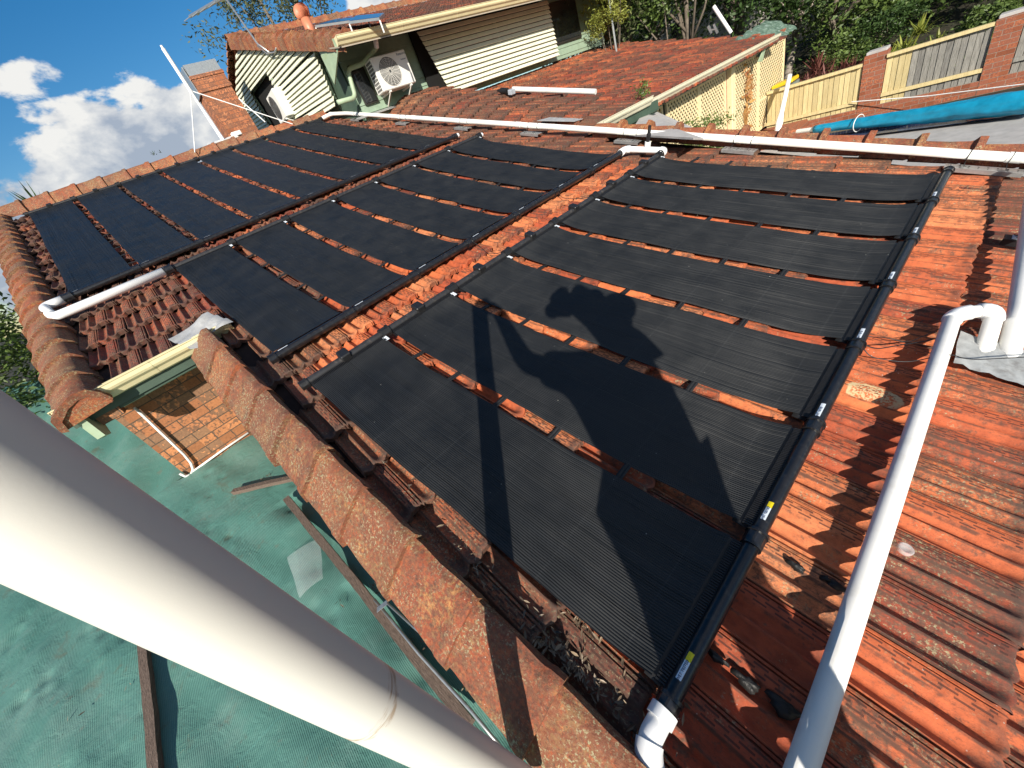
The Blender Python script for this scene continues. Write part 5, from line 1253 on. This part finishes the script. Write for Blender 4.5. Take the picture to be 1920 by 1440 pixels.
def fence(x0, x1, z0, z1, lab, new=99, cream_rail=True):
    t = thing('paling_fence', lab, 'fence', ((x0 + x1) / 2, YF, z0), 'paling fence panels'); n = int((x1 - x0) / .098); w = (x1 - x0) / n; bn, bo = MB(), MB()
    for k in range(n):
        xx = x0 + w * (k + .5); tz = z1 + rnd.uniform(-.02, .005) - .01; bb = bn if k < new else bo
        bb.box((xx, YF + .012 * (k % 2), (z0 + tz) / 2), ((1, 0, 0), (0, 1, 0), (0, 0, 1)), (w * .465, .008, (tz - z0) / 2), (rnd.random(), 0, 0))
    if bn.v: bn.build('new_palings', M_PALN, t)
    if bo.v: bo.build('weathered_palings', M_PALO, t)
    mt = M_PALN if cream_rail else M_PALO
    b = MB(); b.box(((x0 + x1) / 2, YF - .03, z1 + .012), ((1, 0, 0), (0, 1, 0), (0, 0, 1)), ((x1 - x0) / 2, .05, .03), (.9, 0, 0)); b.build('top_rail', mt, t)
    b = MB(); b.box(((x0 + x1) / 2, YF - .035, z0 + .24), ((1, 0, 0), (0, 1, 0), (0, 0, 1)), ((x1 - x0) / 2, .022, .035), (.8, 0, 0)); b.build('lower_rail', mt, t)
fence(-4.55, -2.64, -.96, .0, 'fresh yellow paling fence panel behind the leaning white pole')
fence(-2.23, -.73, -.92, .04, 'grey weathered paling panel with cream rails and three new boards', 4)
fence(-.35, 1.6, -.88, .08, 'grey paling fence panel right of the second brick pillar', 0, False)
b = MB(); b.box((-1.4, YF + .045, -.99), ((1, 0, 0), (0, 1, 0), (0, 0, 1)), (3.2, .09, .13)); tag(b.build('garden_wall', M_BRICKP, org=(-1.4, YF, -1.1)), 'low brick plinth wall beneath the paling fence', 'wall')
b = MB(); b.prism([(-4.6, 12.2, -1.1), (-3.3, 12.6, -1.1), (-3.6, 13.45, -1.1), (-4.6, 13.45, -1.1)], (0, 0, .30)); tag(b.build('brick_steps', M_BRICKP, org=(-4, 13, -1.1)), 'low brick ledge at the foot of the lattice', 'brick ledge')
# pool and paving
sheet('pool_paving', [(-5, 5.4, -1.05), (4, 5.4, -1.05), (4, 11.05, -1.05), (.2, 11.3, -1.05), (-3.6, 12.2, -1.05), (-5, 12.2, -1.05)], M_CONC)
b = MB(); q = [yz(*p, -1.0) for p in ((1565, 261), (1920, 216), (1920, 203), (1890, 205), (1700, 229), (1560, 252))]
sheet('pool_water', q, M_WATER)
q = [(-2.9, 12.02, -1.0), (.5, 11.45, -1.0), (.5, 11.95, -1.0), (-2.9, 12.5, -1.0)]
b = MB(); b.prism([(p[0], p[1], -.99) for p in q], (0, 0, .06)); tag(b.build('pool_edge_tiles', M_POOLT, org=q[0]), 'band of small blue pool tiles below the blue roller', 'pool tiles')
rA = yz(1528, 242, -.80); rB = yz(1960, 183, -.80)
ro = thing('pool_cover_roller', 'bright blue pool cover rolled on a reel beside the fence', 'pool cover', rA)
V = []; n = 40; seg = 28
dR = rB - rA; dn = dR / np.linalg.norm(dR); sdR = np.cross(dn, (0, 0, 1)); upR = np.cross(sdR, dn); b = MB(); P_ = []; R_s = []
for i in range(n + 1):
    f = i / n; c = rA + dR * f; rad = .082 + .062 * min(1, max(0, (f - .05) / .8)) ** 1.2
    for k in range(seg):
        a = 2 * math.pi * k / seg; r_ = rad * (1 + .06 * math.sin(3 * a + f * 9) + .04 * math.sin(7 * a - f * 23) + .025 * math.sin(f * 70 + 2 * a)); r_ *= (1 + (.35 * f if math.sin(a) < -.2 else 0))
        V.append(c + (sdR * math.cos(a) + upR * math.sin(a)) * r_)
b.add(V, [(i * seg + k, i * seg + (k + 1) % seg, (i + 1) * seg + (k + 1) % seg, (i + 1) * seg + k) for i in range(n) for k in range(seg)] + [tuple(range(seg))[::-1]]); b.build('rolled_cover', M_BLUE, ro, smooth=True)
b = MB(); b.tube([rA - dn * .42, rA + dn * .05], .045, 14); b.build('reel_tube', M_PVC, ro, auto=40)
b = MB(); e = rA - dn * .42
for s_ in (-1, 1): b.tube([e, e + sdR * .12 * s_ - np.array([0, 0, .30])], .02, 8)
b.build('reel_stand', M_PVC, ro)
for f in (.26,):
    c = rA + dR * f; b = MB(); b.tube([c + (sdR * math.cos(a) + upR * math.sin(a)) * .155 for a in np.linspace(0, 6.28, 25)], .008, 6, False); b.build('tie_rope', M_PVC, ro)
b = MB(); b.tube([on_y(1597, 191, YF - .12), on_y(1740, 180, YF - .4), on_y(1925, 157, YF - .8)], .010, 6); tag(b.build('rope', M_PVCN, org=on_y(1597, 191, YF - .12)), 'thin white rope stretched across the fence panels', 'rope')
# bin
bn_ = np.array([-4.35, 14.1, -1.1]); t = thing('wheelie_bin', 'wheelie bin with a bright yellow lid behind the fence end', 'bin', bn_)
b = MB(); b.prism([bn_ + np.array(p) for p in ((-.26, -.28, 0), (.26, -.28, 0), (.26, .28, 0), (-.26, .28, 0))], (0, 0, 1.12)); b.build('bin_body', simple('bin_grey', (.22, .25, .22), .5), t)
b = MB(); b.box(bn_ + np.array([.02, -.02, 1.17]), ((1, 0, .10), (0, 1, 0), (-.10, 0, 1)), (.24, .25, .045), bev=.02); b.build('bin_lid', M_YEL, t)
# leaning white pole
pb1 = yz(1455, 258, -.9); pt1 = on_y(1481, 140, pb1[1] + .6)
b = MB(); b.tube([pb1, pb1 * .75 + pt1 * .25, pb1 * .6 + pt1 * .4, pt1], [.055, .085, .055, .05], 12); tag(b.build('furled_umbrella', M_PVCN, org=pb1, smooth=True), 'slim white furled umbrella leaning against the fence end', 'umbrella')

# ---------------------------------------------------------------- garden beyond
V = []; nx, ny = 40, 30
for i in range(nx + 1):
    for j in range(ny + 1):
        x = -40 + 70 * i / nx; y = 13.9 + 40 * (j / ny) ** 1.5; V.append((x, y, -1.0 + .22 * (y - 13.9) * (1 if x > -6 else .6) + .15 * math.sin(x * 1.1 + y)))
b = MB(); b.add(V, [(i * (ny + 1) + j, (i + 1) * (ny + 1) + j, (i + 1) * (ny + 1) + j + 1, i * (ny + 1) + j + 1) for i in range(nx) for j in range(ny)]); b.build('garden_slope', M_SOIL, smooth=True)['kind'] = 'structure'
V = []; nx, ny = 20, 20
for i in range(nx + 1):
    for j in range(ny + 1):
        x = -6 - 45 * (i / nx); y = -1.5 - 22 * (j / ny); V.append((x, y, -.4 + .05 * (-6 - x) + .1 * math.sin(x + y)))
b = MB(); b.add(V, [(i * (ny + 1) + j, i * (ny + 1) + j + 1, (i + 1) * (ny + 1) + j + 1, (i + 1) * (ny + 1) + j) for i in range(nx) for j in range(ny)]); b.build('left_slope', M_SOIL, smooth=True)['kind'] = 'structure'
def tree(name, lab, cat, base, crown, rad, nclump, nleaf, ls, mat, trunk=True, group=None, seed=1, bark=None, clump=.34, droop=0., tr=.10, asp=.42):
    """crown centre, radii; leaves in clumps over an uneven volume"""
    rr = np.random.default_rng(seed); base = np.array(base, float); crown = np.array(crown, float); rad = np.array(rad, float)
    t = thing(name, lab, cat, base, group)
    th = rr.random(nclump) * 2 * np.pi; cz = rr.random(nclump) * 2 - 1; q = np.sqrt(1 - cz ** 2); R_ = (.35 + .65 * rr.random(nclump) ** .5) * (.78 + .35 * rr.random(nclump))
    C_ = crown + np.stack([q * np.cos(th) * R_, q * np.sin(th) * R_, cz * R_], 1) * rad
    cl = rr.integers(0, nclump, nleaf); cs = clump * rad.min() * (.5 + rr.random(nclump))
    P = C_[cl] + rr.normal(0, 1, (nleaf, 3)) * cs[cl, None] * np.array([.55, .55, .42])
    if droop: P[:, 2] -= droop * rr.random(nleaf) ** 2 * rad[2]
    d = rr.normal(0, 1, (nleaf, 3)); d[:, 2] = d[:, 2] * .6 - droop; d /= np.linalg.norm(d, axis=1)[:, None]
    s_ = np.cross(d, rr.normal(0, 1, (nleaf, 3))); s_ /= np.linalg.norm(s_, axis=1)[:, None]
    L = ls * (.6 + .8 * rr.random(nleaf))[:, None]; w = L * asp
    n_ = np.cross(d, s_)
    V = np.stack([P - d * L * .5, P + s_ * w * .5 + n_ * L * .08, P + d * L * .5, P - s_ * w * .5 + n_ * L * .08], 1)
    tn = np.clip(rr.random(nclump)[cl] * .6 + rr.random(nleaf) * .5, 0, 1)
    me_o = grid_mesh('crown', V[:, [0, 1, 3, 2]].reshape(nleaf, 2, 2, 3), mat, t, False, np.stack([tn, tn, tn], 1))
    if trunk:
        b = MB(); bend = rr.normal(0, 1, 3) * rad[0] * .08; mid = base * .45 + crown * .55 + bend
        b.tube([base, base * .7 + mid * .3, mid, crown + bend * .5], [tr * 1.25, tr, tr * .75, tr * .35], 10)
        for k in range(7):
            c = C_[rr.integers(0, nclump)]; st = mid * (1 - k * .08) + base * (k * .08); m_ = (st + c) / 2 + rr.normal(0, 1, 3) * rad * .08
            b.tube([st, m_, c], [tr * .45, tr * .28, tr * .08], 7)
        b.build('trunk', bark or M_BARK, t, smooth=True)
    return t
def at_az(az, dist, z): a = math.radians(az); return np.array([dist * math.cos(a), dist * math.sin(a), z])
TG = 'trees beyond the roofs'
tree('gum_tree', 'open grey green gum tree against the sky above the upper roof', 'tree', (-24, 11, -1), at_az(157.5, 25, 10.0), (3.0, 3.0, 2.4), 75, 6500, .20, L_OL, True, TG, 11, M_BARK, .20, .3, .16, .28)
spec = [  # az, dist, zc, (rx,ry,rz), mat, leafsize, label
    (126.5, 17.5, 4.2, (1.8, 1.8, 2.2), L_OL, .16, 'tall olive gum crown just right of the green wall corner', 'gum_tree', M_PALEBARK),
    (121, 19.5, 5.0, (2.3, 2.3, 2.8), L_DK, .15, 'dark drooping tree behind the bright bush', 'tree', M_BARK),
    (116, 18.0, 4.6, (2.2, 2.0, 2.2), L_MD, .14, 'mid green feathery tree above the rear roof centre', 'tree', M_BARK),
    (111.5, 19.5, 4.6, (2.2, 2.0, 2.6), L_DK, .14, 'dark dense tree behind the leaning vent pipe', 'tree', M_BARK),
    (107, 18.5, 2.6, (1.9, 1.9, 2.4), L_DK, .14, 'dark evergreen with a pale twisted trunk behind the tarpaulin', 'tree', M_PALEBARK),
    (102.5, 18.2, 1.8, (2.0, 1.6, 2.0), L_MD, .15, 'broad leafy shrub above the burgundy plants', 'shrub', M_BARK),
    (98, 19.5, 2.3, (2.0, 1.8, 2.0), L_DK, .14, 'dark shrub behind the first brick pillar', 'shrub', M_BARK),
    (93.5, 19.5, 1.6, (1.8, 1.6, 1.2), L_OL, .13, 'olive shrub behind the second brick pillar', 'shrub', M_BARK),
    (104.5, 23, 5.2, (3.2, 2.5, 3.2), L_DK, .16, 'tall dark tree rising out of the top of the photo', 'tree', M_BARK),
    (98, 25, 5.4, (3.6, 2.5, 3.0), L_MD, .17, 'tall mid green tree behind the garden shrubs', 'tree', M_BARK),
    (91, 26, 5.2, (3.6, 2.5, 3.0), L_OL, .17, 'olive tree above the metal garden fence', 'tree', M_BARK),
    (118, 26, 6.5, (4.0, 3.0, 4.0), L_DK, .18, 'large dark tree furthest behind the rear roof', 'tree', M_BARK),
    (111, 27, 6.0, (4.0, 3.0, 4.0), L_MD, .18, 'large pale green tree furthest behind the vent pipe', 'tree', M_BARK),
    (125, 27, 6.5, (4.0, 3.0, 4.0), L_OL, .18, 'large olive tree furthest behind the green wall', 'tree', M_BARK),
]
for i, (az, ds, zc, rd, mt, ls_, lab, nm, bk) in enumerate(spec):
    c = at_az(az, ds, zc); nl = int(6200 * (rd[0] * rd[2]) / 4.2); nl = min(nl, 15000)
    tree(nm, lab, 'shrub' if nm == 'shrub' else 'tree', (c[0], c[1], max(-1, -1 + .22 * (c[1] - 13.9) - .2)), c, rd, 60, nl, ls_, mt, True, TG if nm != 'shrub' else 'garden shrubs', 20 + i, bk, .30, .15, .11)
tree('bright_bush', 'bright yellow green bush beside the corner of the green wall', 'bush', at_az(123.2, 15.2, .2), at_az(123.4, 15.2, 3.25), (.72, .72, .62), 40, 3200, .10, L_YG, True, None, 5, M_BARK, .34, 0, .04, .22)
b = MB(); p_ = at_az(123.0, 14.9, 1.5); b.tube([p_, p_ + np.array([0, 0, 3.6])], .028, 8); tag(b.build('metal_post', M_GALV, org=p_), 'thin grey metal post rising through the bright bush', 'post')
tree('garden_bush', 'small green bush in front of the lattice', 'bush', (-4.3, 8.9, -1.05), (-4.15, 8.9, .05), (.35, .75, .52), 30, 1800, .06, L_MD, True, None, 6, M_BARK, .5, 0, .02)
tree('self_sown_weed', 'tiny green weed growing in the gutter corner', 'weed', (-4.35, 7.35, 1.22), (-4.38, 7.35, 1.37), (.13, .16, .15), 12, 260, .045, L_MD, True, None, 8, M_BARK, .6, 0, .006)
tree('left_tree', 'dense green tree beyond the gable at the left edge', 'tree', (-10.5, -4.2, -.6), (-10.2, -3.5, 1.35), (1.8, 1.6, 1.75), 60, 12000, .10, L_MD, True, TG, 9, M_BARK, .30, 0, .10)
tree('left_tree', 'dark hedge tree lower down at the left edge behind the cloth', 'tree', (-9.8, -3.6, -.6), (-9.6, -3.6, .2), (1.5, 1.4, 1.2), 50, 8000, .09, L_DK, True, TG, 10, M_BARK, .30, 0, .10)
blades('cordyline', 'dark spiky cordyline tuft poking above the ridge at the left edge', 'palm', at_az(-174.6, 16, 3.70), 46, 1.05, 1.3, L_DK, .035, 1., 2, trunk=([at_az(-174.6, 16, -.5), at_az(-174.6, 16, 3.75)], .09))
# weed on the ridge
blades('moss_tuft', 'tiny dark tuft growing on the ridge capping', 'weed', rp(-11.4, 1.05, .22), 10, .10, 1.6, L_DK, .008, .6, 4)
# burgundy bromeliads, straplike plants
for i, (px, py, lab) in enumerate(((1492, 150, 'beside the yellow bin lid'), (1520, 143, 'left of the burgundy clump centre'), (1550, 133, 'in the centre of the burgundy row'), (1578, 124, 'right of the burgundy clump centre'), (1600, 116, 'nearest the first brick pillar'), (1535, 112, 'higher behind the burgundy row'))):
    P = on_y(px, py, 14.6 + (i == 5) * .8)
    blades('bromeliad', 'burgundy strap leaved plant ' + lab, 'plant', P - np.array([0, 0, .30]), 110, .62, 2.0, L_RD, .030, .9, 30 + i, 'burgundy garden plants')
for i, (px, py, lab) in enumerate(((1668, 85, 'just right of the first brick pillar'), (1705, 62, 'above the middle of the grey palings'), (1730, 30, 'highest in the row'), (1765, 58, 'left of the second brick pillar'))):
    P = on_y(px, py, 14.8 + i * .5)
    blades('strap_leaf_plant', 'yellow green strap leaved plant ' + lab, 'plant', P - np.array([0, 0, .35]), 50, .50, 1.7, L_YG, .030, .9, 40 + i, 'yellow green garden plants')
for i, (x, y, z, r_, lab) in enumerate(((-3.7, 16.4, .1, .6, 'above the burgundy plants'), (-2.9, 16.9, .3, .7, 'uphill of the first brick pillar'), (-.95, 15.4, -.1, .45, 'left of the second brick pillar'), (-2.1, 18.0, .9, .7, 'high on the slope'), (.4, 16.5, .4, .8, 'right of the second brick pillar'), (-1.0, 17.6, .6, .6, 'in shade on the slope'))):
    tree('shrub', 'rounded leafy garden shrub ' + lab, 'shrub', (x, y, z - .5), (x, y, z), (r_, r_, r_ * .75), 26, 2400, .085, (L_MD, L_DK, L_MD, L_DK, L_OL, L_DK)[i], True, 'garden shrubs', 60 + i, M_BARK, .42, 0, .03)
# ground litter on the slope
pts = [(np.array([rnd.uniform(-6, 3), yy, -1.0 + .22 * (yy - 13.9) + .05 + rnd.random() * .12]), (0, 0, 1)) for yy in [rnd.uniform(14.2, 22) for _ in range(5000)]]
scatter_leaves('ground_cover', 'mixed green ground cover and fallen leaves on the garden slope', pts, L_MD, .06, .16, seed=14)
# iron picket fence up the slope
pf = thing('iron_fence', 'dark metal picket fence on the garden slope', 'fence', (-.5, 19, .5))
b = MB(); A0 = np.array([-2.3, 19.2, 1.15]); B0 = np.array([2.2, 17.0, .85])
for k in range(48):
    P = A0 + (B0 - A0) * k / 47; b.tube([P - np.array([0, 0, .75]), P + np.array([0, 0, .45])], .012, 6)
b.build('pickets', M_FRAME, pf)
b = MB(); b.bar(A0 + np.array([0, 0, .38]), B0 + np.array([0, 0, .38]), .03, .04); b.bar(A0 - np.array([0, 0, .6]), B0 - np.array([0, 0, .6]), .03, .04); b.build('rails', M_FRAME, pf)
b = MB(); P = A0 + (B0 - A0) * .38; b.box(P + np.array([0, 0, -.1]), ((1, 0, 0), (0, 1, 0), (0, 0, 1)), (.05, .05, .75)); b.build('timber_post', M_PALO, pf)
# pale house glimpsed through the trees
fh = thing('distant_house', 'pale house glimpsed through gaps between the trees', 'house', at_az(115, 34, 0))
c = at_az(115.5, 34, 2.4); b = MB(); b.box(c, ((math.sin(math.radians(115)), -math.cos(math.radians(115)), 0), (math.cos(math.radians(115)), math.sin(math.radians(115)), 0), (0, 0, 1)), (5, 2.5, 2.6)); b.build('wall', M_HOUSE, fh)
b = MB(); ax_ = np.array([math.sin(math.radians(115)), -math.cos(math.radians(115)), 0]); ay_ = np.array([math.cos(math.radians(115)), math.sin(math.radians(115)), 0])
b.prism([c + np.array([0, 0, 2.6]) - ax_ * 5.4 - ay_ * 3, c + np.array([0, 0, 2.6]) - ax_ * 5.4 + ay_ * 3, c + np.array([0, 0, 4.0]) - ax_ * 5.4], ax_ * 10.8); b.build('roof', M_CAP, fh)
b = MB()
for k in (-3, -.5, 2.2): b.box(c + ax_ * k - ay_ * 2.52, (ax_, ay_, (0, 0, 1)), (.5, .04, .6))
b.build('window', M_GLASS, fh)

# ---------------------------------------------------------------- the photographer (behind the camera, shadow falls on the mats)
def skin_obj(name, verts, edges, radii, mat, parent, root=0, sub=2):
    O = ORG[parent.name]; me = bpy.data.meshes.new(name); me.from_pydata([tuple(np.asarray(v, float) - O) for v in verts], edges, []); me.update()
    o = mkobj(name, me, parent); me.materials.append(mat)
    md = o.modifiers.new('skin', 'SKIN'); sv = me.skin_vertices[0].data
    for i, r_ in enumerate(radii):
        sv[i].radius = r_ if isinstance(r_, tuple) else (r_, r_); sv[i].use_root = (i == root)
    md.use_smooth_shade = True; s_ = o.modifiers.new('sub', 'SUBSURF'); s_.levels = sub; s_.render_levels = sub
    dg = bpy.context.evaluated_depsgraph_get(); dg.update(); m2 = bpy.data.meshes.new_from_object(o.evaluated_get(dg)); o.modifiers.clear(); o.data = m2
    return o
ps = thing('person', 'photographer in cap and work clothes, seen only as a shadow across the mats', 'person', (.5, -.2, -.15))
hip = (.60, -.24, .92); hL = (.50, -.30, .88); hR = (.71, -.19, .88); kL = (.30, -.14, .42); kR = (.72, -.12, .40)
zr = lambda x: -math.tan(PIT) * x
fL = (.34, -.20, zr(.34) + .07); fR = (.86, -.20, zr(.86) + .07)
wst = (.60, -.21, 1.08); chs = (.52, -.13, 1.27); nk = (.48, -.03, 1.45); hd = (.52, .09, 1.62)
sL = (.31, -.24, 1.43); sR = (.57, .01, 1.42); eL = (.07, -.40, 1.55); wL = (-.23, -.31, 1.85); hLn = (-.46, -.275, 1.85)
eR = (.34, .13, 1.47); wR = (.24, .17, 1.69); hRn = (.115, .13, 1.80)
V = [hip, wst, chs, nk, (.50, .04, 1.52), hd, (.53, .10, 1.71), sL, eL, wL, hLn, sR, eR, wR, hRn, hL, kL, fL, hR, kR, fR]
Ed = [(0, 1), (1, 2), (2, 3), (3, 4), (4, 5), (5, 6), (2, 7), (7, 8), (8, 9), (9, 10), (2, 11), (11, 12), (12, 13), (13, 14), (0, 15), (15, 16), (16, 17), (0, 18), (18, 19), (19, 20)]
Rd = [.14, .135, .15, .065, .058, (.085, .10), (.07, .085), .070, .066, .040, .044, .072, .078, .068, .078, .095, .062, .042, .095, .062, .042]
skin_obj('body', V, Ed, Rd, M_SKIN, ps)
def fingers(c, d, side, nrm, curl=.5):
    c, d, side, nrm = [np.asarray(a, float) for a in (c, d, side, nrm)]; d = d / np.linalg.norm(d); side = side / np.linalg.norm(side); nrm = nrm / np.linalg.norm(nrm); V = []; E_ = []; R_ = []
    for k in range(4):
        o = (k - 1.5) * .019; L = (.068, .078, .073, .058)[k]; p = c + side * o; n0 = len(V)
        V += [p, p + d * L * .45, p + d * L * .75 + nrm * L * .25 * curl, p + d * L * .9 + nrm * L * .6 * curl]; R_ += [.0095, .009, .0085, .0075]; E_ += [(n0, n0 + 1), (n0 + 1, n0 + 2), (n0 + 2, n0 + 3)]
    return V, E_, R_
for nm, c, d, sd_, nr in (('left_fingers', (-.49, -.26, 1.845), (-.8, .2, 0), (0, 0, 1), (.2, .9, 0)), ('right_fingers', (.095, .11, 1.775), (-.6, -.1, .3), (.1, .2, 1), (-.2, -.9, 0))):
    Vf, Ef, Rf = fingers(c, d, sd_, nr)
    b = MB()
    for k in range(4): q = Vf[4 * k:4 * k + 4]; b.tube(q, Rf[4 * k:4 * k + 4], 8); b.sphere(q[-1], .0075, 8, 5)
    th = np.asarray(c) - np.asarray(d) * .02; b.tube([th - np.asarray(sd_) * .03, th - np.asarray(sd_) * .05 + np.asarray(nr) * .03, th - np.asarray(sd_) * .04 + np.asarray(nr) * .055], [.011, .0105, .008], 8)
    b.build(nm, M_SKIN, ps, smooth=True)
skin_obj('shirt', [(.66, -.23, .84), (.63, -.20, 1.08), chs, (.49, -.06, 1.40), sL, tuple(np.array(sL) * .25 + np.array(eL) * .75), sR, tuple(np.array(sR) * .15 + np.array(eR) * .85)], [(0, 1), (1, 2), (2, 3), (2, 4), (4, 5), (2, 6), (6, 7)], [.20, .245, .22, .11, .12, .10, .115, .115], M_SHIRT, ps)
skin_obj('trousers', [hip, hL, kL, (fL[0], fL[1], fL[2] + .05), hR, kR, (fR[0], fR[1], fR[2] + .05)], [(0, 1), (1, 2), (2, 3), (0, 4), (4, 5), (5, 6)], [.20, .145, .105, .085, .145, .105, .085], M_TROU, ps)
for f_ in (fL, fR):
    b = MB(); b.tube([(f_[0] + .07, f_[1] - .06, f_[2] - .045), (f_[0], f_[1], f_[2] - .02), (f_[0] - .10, f_[1] + .09, f_[2] - .015), (f_[0] - .15, f_[1] + .13, f_[2] - .02)], [.045, .055, .048, .03], 14); b.build('boot', M_BOOT, ps, smooth=True)
b = MB(); b.sphere((.53, .10, 1.70), .125, 18, 10, (1, 1, .80)); V = []
for k in range(13):
    a = math.radians(150 + 75 * (k / 12) + 0); V.append((.53 + .11 * math.cos(a), .10 + .11 * math.sin(a), 1.705)); V.append((.53 + .25 * math.cos(a), .12 + .21 * math.sin(a), 1.690))
b.add(V, [(2 * k, 2 * k + 1, 2 * k + 3, 2 * k + 2) for k in range(12)]); b.build('cap', M_CAPF, ps, smooth=True)
b = MB(); b.tube([(-.30, -.29, 1.84), (-.44, -.25, 1.82), (-.49, -.20, 1.80)], [.045, .055, .05], 12); b.sphere((-.485, -.215, 1.79), .062, 14, 9, (1.1, 1, .7)); b.build('pole_hand_bulk', M_SKIN, ps, smooth=True)  # unseen left hand bulk, added so its shadow meets the pole's
b = MB(); b.sphere((.13, .03, 1.775), .058, 14, 9); b.sphere((.10, -.09, 1.745), .056, 14, 9); b.sphere((.106, .03, 1.80), .06, 14, 9); b.sphere((.13, -.02, 1.79), .078, 14, 9); b.sphere((.27, .18, 1.71), .065, 14, 9); b.tube([(.14, .03, 1.765), (.29, .07, 1.62), (.44, .08, 1.44)], [.055, .085, .12], 14); b.build('shadow_bulk', M_SKIN, ps, smooth=True)  # unseen spheres and arm mass added to fill out the cast shadow
b = MB(); hc = np.array((.475, .055, 1.605)); b.tube([hc + np.array((-.045, -.012, .0)), hc + np.array((-.065, -.018, -.02))], [.010, .014], 8)
for s_ in (-1, 1): b.sphere(hc + np.array((-.035, .0, .02)) + np.array((-.3, 1, 0)) * .03 * s_, .010, 8, 6)
b.tube([hc + np.array((-.04, -.03, -.055)), hc + np.array((-.05, 0, -.056)), hc + np.array((-.035, .03, -.055))], .005, 6); b.build('face', M_SKIN, ps, smooth=True)
ctr = CAM - RC[2] * .016 + RC[0] * .045 + RC[1] * .01
b = MB(); b.box(ctr, (RC[0], -RC[1], RC[2]), (.078, .038, .004), bev=.003); tag(b.build('smartphone', M_PHONE, org=ctr), 'black phone held up by the photographer to take the picture', 'phone')
